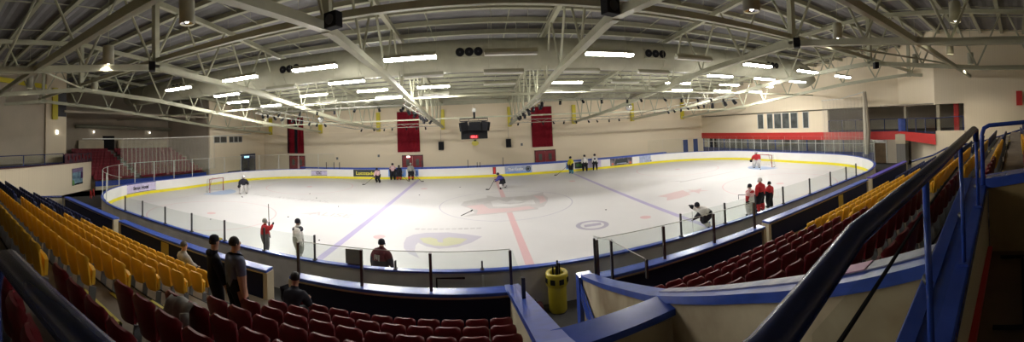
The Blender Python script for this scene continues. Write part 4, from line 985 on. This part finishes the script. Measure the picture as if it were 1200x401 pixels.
# speakers and floods on the truss nodes
def hung_speaker(x, y, z, rz, label, s=.42):
    e = empty('hung_speaker', (x,y,z), rz); tag(e, label, 'speaker')
    b = MB(); b.box(-s/2,s/2,-s*.35,s*.35,-s/2,s/2); b.build('cabinet', M['dark'], e, bevel=.02)
    b = MB(); b.tube([(0,-s*.36,0),(0,-s*.40,0)], s*.33, 16); b.build('cone', M['dgrey'], e); b = MB(); b.tube([(0,0,s/2),(0,0,s/2+.35)], .02, 5); b.build('bracket', M['steel'], e)
hung_speaker(-5.35,-15.2,8.1,-.3,'black speaker hung by the truss left of the scoreboard')
hung_speaker(1.75,-15.3,8.1,.3,'black speaker hung by the truss right of the scoreboard')
hung_speaker(-13.2,-15.2,8.0,-.6,'dark speaker hung on the third truss from the left', .38)
hung_speaker(9.6,-15.2,8.0,.6,'dark speaker hung on the third truss from the right', .38)
hung_speaker(17.6,-15.2,7.9,.8,'dark speaker hung on the second truss from the right', .38)

# lighting rigs
def par(x, y, z, rz, tilt, label, group, s=1., ma=None):
    e = empty('stage_lamp', (x,y,z), rz); tag(e, label, 'stage lamp', group)
    dirv = Vector((0,-math.sin(tilt),-math.cos(tilt)))
    b = MB(); b.tube([dirv*.02*s, dirv*.12*s, dirv*.34*s], [.06*s,.095*s,.11*s], 10); b.build('lamp_body', M['dark'], e)
    b = MB(); b.tube([(-.11*s,0,-.08*s),(-.11*s,0,.1*s),(.11*s,0,.1*s),(.11*s,0,-.08*s)], .012, 4); b.build('yoke', M['dark'], e)
def rig(name, corners, zz, label, skip=()):
    e = empty(name, (corners[0][0],corners[0][1],zz[0])); o = Vector((corners[0][0],corners[0][1],zz[0])); tag(e, label, 'lighting rig')
    n = len(corners)
    for i in range(n):
        if i in skip: continue
        a = Vector((*corners[i], zz[i]))-o; c = Vector((*corners[(i+1) % n], zz[(i+1) % n]))-o
        for dz in (0,.32):
            b = MB(); b.tube([a+Vector((0,0,dz)), c+Vector((0,0,dz))], .035, 6); b.build('rig_pipe', M['rigpipe'], e)
        b = MB(); k = int((c-a).length/.8); P = []
        for j in range(k+1):
            q = a+(c-a)*j/k; P.append(q+Vector((0,0,.32 if j % 2 else 0)))
        b.tube(P, .014, 4); b.build('lattice', M['rigpipe'], e)
    for i in range(n):
        a = Vector((*corners[i], zz[i]))-o; b = MB(); b.tube([a, a+Vector((0,0,zroof(corners[i][1])-zz[i]-.4))], .01, 4); b.build('hanging_cable', M['steel'], e)
rig('lighting_rig', [(-14.5,-6.5),(-5.5,-6.0),(-5.5,11.2),(-14.5,11.2)], [6.5,6.5,5.65,5.65], 'white pipe lighting rig hung over the left half of ice')
rig('lighting_rig', [(1.6,-6.0),(14.5,-6.5),(14.5,11.2),(1.6,11.2)], [6.5,6.4,5.65,5.65], 'white pipe lighting rig hung over the right half of ice')
for x0, x1, nm in ((-14.2,-6,'left'),(2.2,14.2,'right')):
    for j, (yy, zz, wd) in enumerate(((11.2,5.6,'far'),(-6.3,6.4,'near'))):
        n = 7 if nm == 'left' else 10
        for k in range(n):
            x = x0+(x1-x0)*(k+.3)/n+random.uniform(-.2,.2)
            par(x, yy, zz, random.uniform(-.8,.8), random.uniform(.3,.9), f'small black stage lamp on the {wd} pipe of the {nm} rig', f'stage lamps on the {wd} pipe of the {nm} rig', .62 if wd == 'near' else .8)
for nm, X in (('left',-5.5),('right',1.6)):
    for k in range(9):
        y = -5.5+k*1.15; z = 6.45-(y+6)*.05
        par(X+random.uniform(-.2,.2), y, z, random.uniform(-1.5,1.5), random.uniform(.4,1.0), f'black stage lamp clustered on the inner pipe of the {nm} rig', f'stage lamps on the inner pipe of the {nm} rig', .95)
for k in range(9):
    y = -6.0+k*1.1+random.uniform(-.2,.2); par(14.5, y, 6.4-(y+6)*.045, random.uniform(-1,2), random.uniform(.3,1), 'black stage lamp on the outer pipe of the right rig', 'stage lamps on the outer pipe of the right rig', 1.2 if k < 3 else .8)
for k in range(8):
    y = -5.8+k*1.3; par(-14.5, y, 6.45-(y+6)*.045, random.uniform(-1,2), random.uniform(.3,1), 'black stage lamp on the outer pipe of the left rig', 'stage lamps on the outer pipe of the left rig', .85)
for k, (x, y, z) in enumerate(((-15.2,4.1,6.5),(10.8,2.9,6.45))):
    e = empty('mirror_ball', (x,y,z)); tag(e, ['silver mirror ball hanging left of the scoreboard','silver mirror ball hanging right of the scoreboard'][k], 'mirror ball')
    b = MB(); b.ball((0,0,0), .30, 16, 12); b.build('ball', M['chrome'], e); b = MB(); b.tube([(0,0,.3),(0,0,2.5)], .015, 5); b.build('hanging_rod', M['steel'], e)

# scoreboard
e = empty('scoreboard', (-2.0,5.2,4.5)); tag(e, 'black hanging scoreboard with red digits under a speaker frame', 'scoreboard')
b = MB(); b.box(-1.1,1.1,-.15,.2,-.15,.75); b.build('board', M['dark'], e, bevel=.02)
b = MB(); b.box(-.38,.34,-.17,-.15,-.1,.17); d_ = b.build('digit_window', mat('digit_red_back', (.25,.01,.01,1), .5), e)
t_ = text_obj('digits', '00:1', .27, (0,-.185,.03), RX, M['led'], e, 1.1, .004, .01)
b = MB()
for z in (1.35,1.55): b.tube([(-1.15,-.4,z),(1.15,-.4,z)], .03, 6); b.tube([(-1.15,.4,z),(1.15,.4,z)], .03, 6)
for x in (-1.15,-.4,.4,1.15): b.tube([(x,-.4,1.35),(x,.4,1.35)], .025, 5); b.tube([(x,-.4,1.55),(x,.4,1.55)], .025, 5); b.tube([(x,-.4,1.35),(x,-.4,1.55)], .02, 5)
b.build('speaker_frame', M['dgrey'], e)
for x in (-1,1): b = MB(); b.tube([(x,0,.75),(x,0,1.35)], .02, 5); b.build('support_bar', M['dgrey'], e)
b = MB(); b.tube([(.05,0,1.55),(.05,0,2.15)], .09, 8); b.build('motor_housing', M['dark'], e); b = MB(); b.box(-.1,.2,-.12,.12,2.1,2.4); b.build('hoist', M['frame'], e)
b = MB(); b.tube([(.05,0,2.4),(.05,0,zroof(5.2)-4.5-.2)], .02, 6); b.build('hanging_cable', M['steel'], e)
for k, (x, rz, tt) in enumerate(((-.85,.35,-.15),(-.1,0,0),(.25,-.1,0),(.95,-.5,.25))):
    e2 = empty('hung_speaker', (-2.0+x,4.75,5.35), rz); e2.rotation_euler = (0,tt,rz); tag(e2, ['black speaker above the scoreboard, leftmost of four','black speaker above the scoreboard, second from left','black speaker above the scoreboard, third from left','black tilted speaker above the scoreboard, rightmost of four'][k], 'speaker')
    b = MB(); b.prism([(-.36,-.3,-.3),(.36,-.3,-.3),(.32,-.3,.42),(-.32,-.3,.42)], (0,.4,0)); b.build('cabinet', M['dark'], e2, bevel=.02)
    b = MB(); b.tube([(0,-.31,.05),(0,-.33,.05)], .2, 14); b.build('cone', M['black'], e2)

# ------------------------------------------------------------------ people
def ik(a, b, l1, l2, pole):
    a = Vector(a); b = Vector(b); d = b-a; Ld = min(d.length, (l1+l2)*.999)
    if Ld < 1e-4: Ld = 1e-4
    dn = d.normalized(); b = a+dn*Ld
    x = (l1*l1-l2*l2+Ld*Ld)/(2*Ld); h = math.sqrt(max(0, l1*l1-x*x))
    p = Vector(pole); p = (p-dn*p.dot(dn))
    if p.length < 1e-4: p = Vector((0,1,0))
    return a+dn*x+p.normalized()*h, b
PM = {}
def pm(name, c, **k):
    if name not in PM: PM[name] = mat(name, c, .8, spec=.2, noise=.2, scale=14, **k)
    return PM[name]
def person(loc, yaw, H, label, top, legs, hand, shoe, crouch=0., lean=0., feet=((-.11,0),(.11,0)), hands=((-.25,.1,.45),(.25,.1,.45)), bulk=1., fat=1., head=(0,.0), sit=False, arm=None, collar=None, curl=.6, lower=None, group=None):
    """builds one continuous body standing at loc and facing local +y; hands are given as fractions of H in the local frame"""
    V = []; E = []; R = []; Z = []; bulk *= 1.0
    def add(p, r, par, zone):
        V.append(Vector(p)); R.append(r); Z.append(zone)
        if par is not None: E.append((par, len(V)-1))
        return len(V)-1
    hz = (.53*H-crouch) if not sit else .46
    hip = Vector((0, -.35*crouch if not sit else 0, hz))
    ld = Vector((0, math.sin(lean), math.cos(lean)))
    B = bulk*H
    ip = add(hip, .088*B*fat, None, 'legs')
    iw = add(hip+ld*.10*H, .085*B*fat, ip, 'top')
    ic = add(hip+ld*.205*H, .098*B, iw, 'top')
    nb = hip+ld*.285*H; inb = add(nb, .055*B, ic, 'top')
    hd = (ld+Vector((0, .0, .9))).normalized() if lean > .2 else ld
    hd = (hd+Vector((math.sin(head[0])*.0, -math.sin(head[1]), 0))).normalized()
    neck = nb+hd*.045*H; i1 = add(neck, .034*H, inb, 'skin')
    fwd = Vector((math.sin(head[0]), math.cos(head[0]), 0))
    i2 = add(neck+hd*.05*H+fwd*.012*H, .042*H, i1, 'skin'); i3 = add(neck+hd*.095*H+fwd*.004*H, .052*H, i2, 'skin'); i4 = add(neck+hd*.135*H, .038*H, i3, 'skin')
    hc = neck+hd*.09*H
    for s in (-1, 1):
        k = 0 if s < 0 else 1
        hj = hip+Vector((s*.052*B, 0, -.01*H)); a = add(hj, .062*B*fat, ip, 'legs')
        fx, fy = feet[k]
        ank = Vector((fx*H/1.0, fy*H, .045*H if not sit else .08))
        kn, ank = ik(hj, ank, .245*H, .245*H, (s*.15, 1, 0))
        mid = (hj+kn)/2; a1 = add(mid, .056*B, a, 'legs'); a2 = add(kn, .042*B, a1, 'legs')
        a3 = add((kn*.6+ank*.4), .041*B, a2, 'lower'); a4 = add(ank, .027*B, a3, 'lower')
        a5 = add(ank+Vector((s*.01, .05*H, -.02*H)), .026*B, a4, 'shoe'); add(ank+Vector((s*.015, .11*H, -.024*H)), .020*B, a5, 'shoe')
        sh = nb-ld*.03*H+Vector((s*.105*B, 0, 0)); b0 = add(sh, .046*B, ic, 'top')
        ht = Vector(hands[k])*H
        el, wr = ik(sh, ht, .165*H, .150*H, (s*.7, -.8, -.5))
        b1 = add((sh+el)/2, .040*B, b0, 'top'); b2 = add(el, .031*B, b1, 'arm'); b3 = add(el*.35+wr*.65, .026*B, b2, 'arm'); b4 = add(wr, .018*B, b3, 'hand')
        # hand: palm, four fingers of unequal length, thumb leaving the side of the palm
        dh = (wr-el).normalized(); side = dh.cross(Vector((0,0,1)));
        if side.length < .1: side = Vector((0, 1, 0))
        side.normalize(); side = side*(-1 if side.y < 0 else 1); nrm = dh.cross(side).normalized()*(-s if side.y > 0 else s)
        pl = wr+dh*.026*H; p0 = add(pl, .0165*B, b4, 'hand')
        for q, lf in zip((-1.5,-.5,.5,1.5), (.030,.036,.038,.034)):
            f0 = add(pl+dh*.020*H+side*q*.011*H, .0062*B, p0, 'hand'); f1 = add(pl+dh*(.020+lf*.5)*H+side*q*.0125*H+nrm*curl*.008*H, .0056*B, f0, 'hand')
            add(pl+dh*(.020+lf*.85)*H+side*q*.012*H+nrm*curl*.024*H, .005*B, f1, 'hand')
        t0 = add(pl-dh*.006*H+side*.024*H, .0075*B, p0, 'hand'); add(pl+dh*.018*H+side*.033*H+nrm*.008*H, .006*B, t0, 'hand')
    me = bpy.data.meshes.new('person'); me.from_pydata(V, E, []); ob = bpy.data.objects.new('tmp', me); COL.objects.link(ob)
    sk = ob.modifiers.new('s', 'SKIN'); sk.use_smooth_shade = True; sk.branch_smoothing = .4
    for i, sv in enumerate(me.skin_vertices[0].data): g_ = (1.78 if bulk > 1.14 else 1.42) if Z[i] in ('top','legs','lower','arm') else 1.2; sv.radius = (R[i]*g_, g_*R[i]*(.82 if bulk < 1.14 and Z[i] == 'top' and i in (iw, ic) else 1)); sv.use_root = (i == ip)
    ss = ob.modifiers.new('u', 'SUBSURF'); ss.levels = 1; ss.render_levels = 1
    dg = bpy.context.evaluated_depsgraph_get(); bm_ = bpy.data.meshes.new_from_object(ob.evaluated_get(dg))
    bpy.data.objects.remove(ob)
    zones = {'skin': M['skin'], 'top': top, 'legs': legs, 'hand': hand, 'shoe': shoe, 'arm': arm or top, 'lower': lower or legs}
    names = list(zones); bm_.materials.clear()
    for n_ in names: bm_.materials.append(zones[n_])
    segs = [(V[a], V[b]-V[a], a, b) for a, b in E]
    for p in bm_.polygons:
        c = p.center; best = 1e9; z = 'top'
        for i, v in enumerate(V):
            d_ = (v-c).length-R[i]
            if d_ < best: best = d_; z = Z[i]
        p.material_index = names.index(z); p.use_smooth = True
    bm_.name = 'person'
    o = bpy.data.objects.new('person', bm_); COL.objects.link(o); o.location = loc; o.rotation_euler = (0,0,yaw); tag(o, label, 'person', group)
    return o, dict(hc=hc, H=H, V=V, R=R, fwd=fwd, hd=hd, nb=nb, feet=[V[i] for i, z in enumerate(Z) if z == 'lower'][1::2])
def face(o, d, s=1.):
    """eyes, nose, mouth and ears as small child meshes"""
    H = d['H']; f = d['fwd']; r = Vector((f.y,-f.x,0)); c = d['hc']
    b = MB(); b.ball(c+f*.058*H-d['hd']*.006*H, .010*H, 8, 6, (1,1.2,1.3)); b.build('nose', M['skin'], o, smooth=True)
    for q in (-1,1):
        b = MB(); b.ball(c+f*.049*H+r*q*.019*H+d['hd']*.012*H, .006*H, 8, 5); b.build('eye', M['dark'], o)
        b = MB(); b.ball(c+r*q*.053*H, .014*H, 8, 6, (.5,.7,1.2)); b.build('ear', M['skin'], o, smooth=True)
    b = MB(); b.ball(c+f*.050*H-d['hd']*.034*H, .012*H, 8, 5, (1.2,.5,.35)); b.build('mouth', pm('lips', (.35,.12,.10,1)), o)
def hair(o, d, ma, up=.012, back=.012, r=.060):
    H = d['H']; c = d['hc']+d['hd']*up*H-d['fwd']*back*H; b = MB(); n = 16; pr = []
    for i in range(9):
        a = PI*i/8*.62; pr.append((r*H*math.sin(a), r*H*1.05*math.cos(a)))
    b.lathe([(max(x, .001), z) for x, z in reversed(pr)], n, c, cap=False); b.build('hair', ma, o, smooth=True)
def helmet(o, d, ma, r=.072, cage=True):
    H = d['H']; c = d['hc']+d['hd']*.012*H; b = MB(); pr = [(r*H*1.0,-.035*H),(r*H*1.02,-.01*H),(r*H*.98,.02*H),(r*H*.80,.05*H),(r*H*.45,.068*H),(.001,.073*H)]
    b.lathe(pr, 16, c, cap=False); h_ = b.build('helmet', ma, o, smooth=True)
    f = d['fwd']; rr = Vector((f.y,-f.x,0)); b = MB()
    if cage:
        P = [c+f*r*H*1.1*math.cos(t)+rr*r*H*1.05*math.sin(t)-d['hd']*z*H for z in (.02,.045,.07) for t in (-1.1,-.55,0,.55,1.1)]
        for k in range(3): b.tube(P[k*5:k*5+5], .004*H, 4)
        for k in range(5): b.tube([P[k],P[k+5],P[k+10]], .004*H, 4)
        b.build('face_cage', M['dgrey'], h_)
def skates(o, d, ma):
    for k, a in enumerate(d['feet']):
        b = MB(); b.prism([(a.x-.04,a.y-.06,.05),(a.x-.04,a.y+.20,.05),(a.x-.04,a.y+.20,.09),(a.x-.04,a.y+.06,.17),(a.x-.04,a.y-.06,.18)], (.08,0,0)); q = b.build('skate_boot', ma, o, bevel=.01)
        b = MB(); b.prism([(a.x-.006,a.y-.08,.0),(a.x-.006,a.y+.21,.0),(a.x-.006,a.y+.22,.05),(a.x-.006,a.y-.08,.05)], (.012,0,0)); b.build('blade', M['frame'], q)
def emblem(o, d, ma, s=.07, y=.105):
    H = d['H']; c = d['nb']-Vector((0,0,.09*H)); b = MB(); b.ball(c+Vector((0,y*H,0)), s*H, 10, 6, (1,.15,1)); b.build('jersey_emblem', ma, o)
def stick(a, b_, blade, label, ma=None, tape=True):
    """a = top of the shaft, b_ = heel, blade = direction vector of the blade"""
    a = Vector(a); q = Vector(b_)-a; e = empty('hockey_stick', a); tag(e, label, 'hockey stick')
    b = MB(); b.bar((0,0,0), q, .022, .03); b.build('shaft', ma or M['dark'], e)
    d_ = Vector(blade); b = MB(); b.bar(q, q+d_*.5, .02, .07); b.bar(q+d_*.5, q+d_.normalized()*.28+Vector((0,0,.0)), .02, .075); b.build('blade', M['dark'], e)
    return e
def facing(x, y, tx, ty): return math.atan2(ty-y, tx-x)-PI/2
wj = pm('white_jersey', (.74,.71,.68,1)); bj = pm('black_jersey', (.02,.02,.03,1)); rj = pm('red_jersey', (.45,.03,.035,1)); yj = pm('yellow_jersey', (.72,.62,.03,1)); nj = pm('blue_jersey', (.05,.05,.22,1)); gj = pm('grey_jersey', (.30,.30,.27,1))
bp = pm('black_pants', (.015,.015,.02,1)); gp_ = pm('grey_pants', (.12,.12,.12,1)); tp = pm('teal_pants', (.10,.30,.34,1)); os_ = pm('orange_socks', (.50,.08,.03,1)); ws = pm('white_socks', (.65,.63,.62,1)); glv = pm('black_gloves', (.015,.015,.018,1)); pk = pm('pink_jersey', (.70,.45,.46,1))
HD = (-.20,.14,.36); HDR = (.20,.14,.36)
# far side skaters
o, d = person((-12.1,11.0,0), facing(-12.1,11,-14,6), 1.72, 'white and pink shirted skater bent over a stick near the black banner', pk, bp, glv, bp, crouch=.16, lean=.5, feet=((-.14,.02),(.13,-.05)), hands=((-.16,.30,.42),(.14,.22,.36)), bulk=1.18)
helmet(o, d, bj); skates(o, d, M['dark']); stick((-12.2,10.75,.85),(-13.0,9.3,.05),(-.28,-.05,0),'dark stick of the skater near the black banner')
o, d = person((-11.05,13.0,0), facing(-11,13,-9,5), 1.78, 'dark and white skater standing at the far boards, left one of the pair', pk, bp, glv, bp, hands=((-.17,.10,.40),(.17,.10,.40)), bulk=1.2, arm=bj)
helmet(o, d, bj); skates(o, d, M['dark']); emblem(o, d, ws)
o, d = person((-10.35,13.0,0), facing(-10.3,13,-8,5), 1.58, 'all black skater leaning at far boards, right one of the pair', bj, bp, glv, os_, lean=.25, hands=((-.17,.14,.38),(.17,.14,.38)), bulk=1.22, lower=os_)
helmet(o, d, bj); skates(o, d, M['dark']); stick((-10.1,12.7,.8),(-9.2,12.0,.05),(.25,-.1,0),'dark stick of the black skater at far boards')
o, d = person((-9.0,12.8,0), facing(-9,12.8,-7,5), 1.80, 'grey shirted skater in black shorts and orange socks on the blue line', gj, bp, glv, bp, hands=((-.18,.12,.42),(.17,.16,.40)), bulk=1.2, lower=os_)
helmet(o, d, gj); skates(o, d, M['dark']); stick((-8.7,12.5,.85),(-7.7,11.6,.05),(.3,-.02,0),'dark stick of the orange socked skater')
o, d = person((.25,5.95,0), facing(.25,5.95,-5,4.5), 1.76, 'skater in dark blue crouching low over the stick at centre ice', nj, bp, glv, bp, crouch=.22, lean=.85, feet=((-.16,.12),(.14,-.22)), hands=((-.12,.42,.40),(.10,.34,.44)), bulk=1.2, lower=ws)
helmet(o, d, bj); skates(o, d, M['dark']); stick((-.45,5.8,.80),(-.95,5.55,.05),(-.28,.08,0),'black stick of the blue skater at centre ice')
o, d = person((8.05,12.1,0), facing(8,12.1,2,9), 1.80, 'skater in bright yellow shirt and teal trousers at the far boards', yj, bp, glv, tp, lean=.12, hands=((-.10,.22,.50),(.12,.22,.46)), bulk=1.15, lower=tp)
helmet(o, d, bj); skates(o, d, M['bluel']); stick((7.7,11.9,.95),(6.3,11.6,.05),(-.28,.0,0),'dark stick of the yellow skater')
o, d = person((9.85,13.0,0), facing(9.8,13,7,4), 1.78, 'white shirted skater with wide black trousers at the far boards', wj, bp, glv, bp, hands=((-.18,.1,.42),(.18,.1,.42)), bulk=1.22)
helmet(o, d, bj); skates(o, d, M['dark']); emblem(o, d, bj, .05)
o, d = person((11.05,13.0,0), facing(11,13,8,4), 1.80, 'white shirted skater with a dark round emblem, rightmost at the far boards', wj, bp, glv, bp, hands=((-.17,.06,.42),(.17,.06,.42)), bulk=1.12)
helmet(o, d, bj); skates(o, d, M['dark']); emblem(o, d, bj, .06)
# goalies
def goalie(loc, yaw, label, jer, pads, hel, side, H=1.72):
    o, d = person(loc, yaw, H, label, jer, pads, glv, bp, crouch=.14, lean=.28, feet=((-.16,.0),(.16,.0)), hands=((-.27,.20,.42),(.27,.20,.42)), bulk=1.38)
    helmet(o, d, hel, .078)
    for k, a in enumerate(d['feet']):
        b = MB(); b.box(a.x-.14,a.x+.14,a.y+.05,a.y+.19,.05,.80); b.build('leg_pad', pads, o, bevel=.04)
    w = Vector((-.27*H,.22*H,.42*H)); b = MB(); b.box(w.x-.10,w.x+.10,w.y+.02,w.y+.08,w.z-.18,w.z+.16); b.build('blocker', pads, o, bevel=.02)
    w = Vector((.27*H,.22*H,.42*H)); b = MB(); b.ball(w, .15, 10, 7, (1,.5,1)); b.build('catching_glove', bp, o, smooth=True)
    skates(o, d, M['dark']); return o
goalie((-21.3,.55,0), facing(-21.3,.55,-12,-6), 'goalkeeper in black and white in front of the left goal', bj, ws, ws, 'left')
goalie((23.2,.35,0), facing(23.2,.35,10,-5), 'goalkeeper in red shirt and white pads beside the right goal', rj, ws, ws, 'right', 1.78)
stick((-21.0,-.2,.7),(-20.3,-.9,.05),(.25,-.15,0),'goalkeeper stick resting on the ice at the left', ws)
stick((22.9,-.3,.75),(22.5,-.8,.05),(-.25,-.15,0),'goalkeeper stick resting on the ice at the right', ws)
# right group near the glass
o, d = person((8.0,-10.75,0), facing(8,-10.75,3,-10), 1.75, 'skater in white bent double over the stick near the right boards', wj, bp, glv, bp, crouch=.26, lean=1.0, feet=((-.18,-.02),(.16,-.16)), hands=((-.10,.48,.30),(.16,.38,.62)), bulk=1.22, arm=bj, lower=ws)
helmet(o, d, bj); skates(o, d, M['bluel']); stick((7.1,-10.9,1.0),(6.9,-11.2,.05),(-.25,.05,0),'pale stick of the skater bent double at the right', ws)
o, d = person((10.75,-10.95,0), facing(10.75,-10.95,9,-4), 1.60, 'skater in white with red shoulders and black helmet, left of three at right boards', pk, ws, glv, bp, hands=((-.22,.02,.42),(.2,.12,.48)), bulk=1.2, arm=rj, lower=ws)
helmet(o, d, bj); skates(o, d, M['dark']); b = MB(); H = d['H']; b.ball(d['nb']-Vector((0,0,.045*H)), .150*H, 12, 8, (1.15,.9,.5)); b.build('red_yoke', rj, o, smooth=True)
o, d = person((11.65,-10.85,0), facing(11.65,-10.85,11,-4), 1.76, 'tall skater in red with a white helmet, middle of three at right boards', rj, bp, glv, bp, hands=((-.20,.04,.42),(.2,.1,.42)), bulk=1.18, lower=rj)
helmet(o, d, ws); skates(o, d, M['dark']); stick((11.35,-10.6,.95),(10.9,-9.9,.9),(.02,.02,-.05),'dark stick held level between two red skaters')
o, d = person((12.5,-10.75,0), facing(12.5,-10.75,12,-4), 1.42, 'short skater in red and black, rightmost of three at right boards', rj, bp, glv, bp, hands=((-.20,.06,.42),(.2,.1,.42)), bulk=1.22, arm=bj)
helmet(o, d, bj); skates(o, d, M['dark'])
# left group near the glass
o, d = person((-10.45,-11.35,0), facing(-10.4,-11.3,-7,-9), 1.50, 'skater in red shirt and grey trousers holding a stick upright', rj, gp_, glv, bp, hands=((-.18,.16,.42),(.02,.22,.86)), bulk=1.2, arm=rj)
helmet(o, d, gj); skates(o, d, M['dark']); stick((-10.42,-11.1,2.12),(-10.40,-11.1,1.35),(.0,.0,-.08),'pale stick held upright by the red skater at the left', gj)
o, d = person((-8.85,-11.3,0), facing(-8.85,-11.3,-4,-9.5), 1.66, 'skater in white shirt with black shoulders and black helmet at left boards', wj, gj, wj, bp, hands=((-.18,.12,.42),(.18,.14,.42)), bulk=1.22, lower=ws)
helmet(o, d, bj); skates(o, d, M['dark']); H = d['H']; b = MB(); b.ball(d['nb']-Vector((0,0,.045*H)), .155*H, 12, 8, (1.15,.9,.5)); b.build('black_yoke', bj, o, smooth=True)
o, d = person((-5.0,-12.75,0), facing(-5,-12.75,-3.6,-8), 1.60, 'skater in black and dark red leaning at the near boards', pm('dark_red_jersey', (.08,.015,.02,1)), bp, glv, bp, lean=.22, hands=((-.24,.05,.44),(.26,.10,.44)), bulk=1.3, arm=bj)
helmet(o, d, bj)
skates(o, d, M['dark']); b = MB(); H = d['H']; c = d['nb']-Vector((0,.155*H,.12*H)); b.box(c.x-.02,c.x+.02,c.y-.03,c.y+.0,c.z-.1,c.z+.1); b.box(c.x-.09,c.x-.05,c.y-.03,c.y,c.z-.1,c.z+.1); b.box(c.x+.05,c.x+.09,c.y-.03,c.y,c.z-.1,c.z+.1); b.build('back_number', gj, o)
e = empty('tactics_board', (-5.55,NB+.05,HB+.02)); tag(e, 'grey rectangular board standing on the near boards beside the black skater', 'board')
b = MB(); b.box(-.27,.27,-.015,.015,.02,.46); b.build('board_plate', mat('board_grey', (.25,.24,.2,1), .6), e, bevel=.012); b = MB(); b.box(-.2,.2,-.03,.03,0,.03); b.build('foot', M['dgrey'], e)
# spectators
fl = ZF(4.55)
o, d = person((-6.32,-18.75,fl), facing(-6.3,-18.75,0,-10), 1.60, 'man in black hoodie and black cap with yellow brim, seen from behind', bj, bp, M['skin'], bp, hands=((-.16,.06,.47),(.17,.10,.47)), bulk=1.05, head=(-.35,0))
face(o, d); hair(o, d, M['hair'], .004, .01, .056); H = d['H']; c = d['hc']+d['hd']*.018*H
b = MB(); b.lathe([(.060*H,-.004*H),(.061*H,.02*H),(.052*H,.048*H),(.03*H,.062*H),(.001,.066*H)], 16, c, cap=False); cp = b.build('cap', bj, o, smooth=True)
f = d['fwd']; r_ = Vector((f.y,-f.x,0)); b = MB(); b.prism([c+f*.045*H+r_*.048*H, c+f*.10*H+r_*.034*H, c+f*.112*H, c+f*.10*H-r_*.034*H, c+f*.045*H-r_*.048*H], (0,0,.012)); b.build('cap_brim', pm('yellow_brim', (.55,.45,.05,1)), cp)
b = MB(); b.ball(d['nb']+Vector((0,-.055*H,.012*H)), .062*H, 12, 8, (1.15,.75,.7)); b.build('hood', bj, o, smooth=True)
tee = pm('slate_tee', (.13,.15,.23,1))
o, d = person((-5.78,-18.78,fl), facing(-5.8,-18.8,-2,-10), 1.69, 'man in slate blue t-shirt with short dark hair, seen from behind', tee, bp, M['skin'], bp, hands=((-.16,.0,.45),(.165,.02,.44)), bulk=1.12, head=(.15,0), arm=M['skin'])
face(o, d); hair(o, d, M['hair'], .010, .010, .060)
o, d = person((-9.1,YB(6.15)+.18,ZF(6.15)), -.2, 1.62, 'seated spectator in a pale jacket among the front left yellow seats', pm('pale_jacket', (.42,.40,.36,1)), gp_, M['skin'], bp, sit=True, lean=.1, feet=((-.09,.26),(.09,.26)), hands=((-.08,.24,.33),(.08,.24,.33)), bulk=1.05)
face(o, d); hair(o, d, pm('grey_hair', (.10,.09,.08,1)))
o, d = person((-5.2,YB(5.35)+.20,ZF(5.35)), .1, 1.60, 'spectator in black hunched forward on a left red seat', bj, bp, M['skin'], bp, sit=True, lean=.55, feet=((-.09,.22),(.09,.22)), hands=((-.10,.34,.36),(.10,.34,.36)), bulk=1.1)
face(o, d); hair(o, d, M['hair'])
# jacket over a seat
e = empty('jacket', (-5.12,YB(2.95)-.06,ZT(2.95)-.05)); tag(e, 'grey jacket draped over the back of a dark red seat', 'jacket')
b = MB(); P = []; n = 10
rows_ = [(-.15,-.30),(-.13,-.12),(-.09,.02),(.0,.07),(.10,.03),(.14,-.12),(.17,-.22)]
for j, (yy, zz) in enumerate(rows_):
    for i in range(n+1):
        x = -.22+.44*i/n; P.append((x*(1+.08*math.sin(j*1.7)), yy+.015*math.sin(i*1.9+j), zz+.02*math.sin(i*1.3+j*.8)-.03*(abs(i-n/2)/5)**2))
b.add(P, [(j*(n+1)+i, j*(n+1)+i+1, (j+1)*(n+1)+i+1, (j+1)*(n+1)+i) for j in range(len(rows_)-1) for i in range(n)])
o = b.build('cloth_body', pm('grey_cloth', (.20,.19,.17,1)), e, smooth=True); so = o.modifiers.new('s', 'SOLIDIFY'); so.thickness = .03
b = MB(); b.tube([(.2,-.13,.0),(.25,-.16,-.16),(.22,-.17,-.32)], [.06,.055,.04], 8); b.build('sleeve', PM['grey_cloth'], e, smooth=True)
stick((-2.9,-3.0,.04),(-2.35,-1.9,.04),(.15,.35,0),'dark stick lying flat on the ice near the centre crest')
# pucks on the ice
for k, (x, y) in enumerate(((-13.2,-5.0),(-16,3.2),(-14.5,1.5),(-9.3,-8.5),(-6.6,4),(-3.5,7.5),(-16.8,-8.2),(5.5,-4.4),(-11.5,-1))):
    b = MB(); b.lathe([(.038,0),(.04,.004),(.04,.024),(.038,.028)], 12, (0,0,0)); tag(b.build('puck', M['dark'], loc=(x,y,.005)), 'small black puck lying on the white ice', 'puck', 'pucks scattered on the ice')


# ------------------------------------------------------------------ faint fill from other hall lighting
w = bpy.data.worlds.new('world'); SC.world = w; w.use_nodes = True
w.node_tree.nodes['Background'].inputs[0].default_value = (.05,.05,.05,1); w.node_tree.nodes['Background'].inputs[1].default_value = .2
SC.cycles.use_denoising = True if hasattr(SC, 'cycles') else None
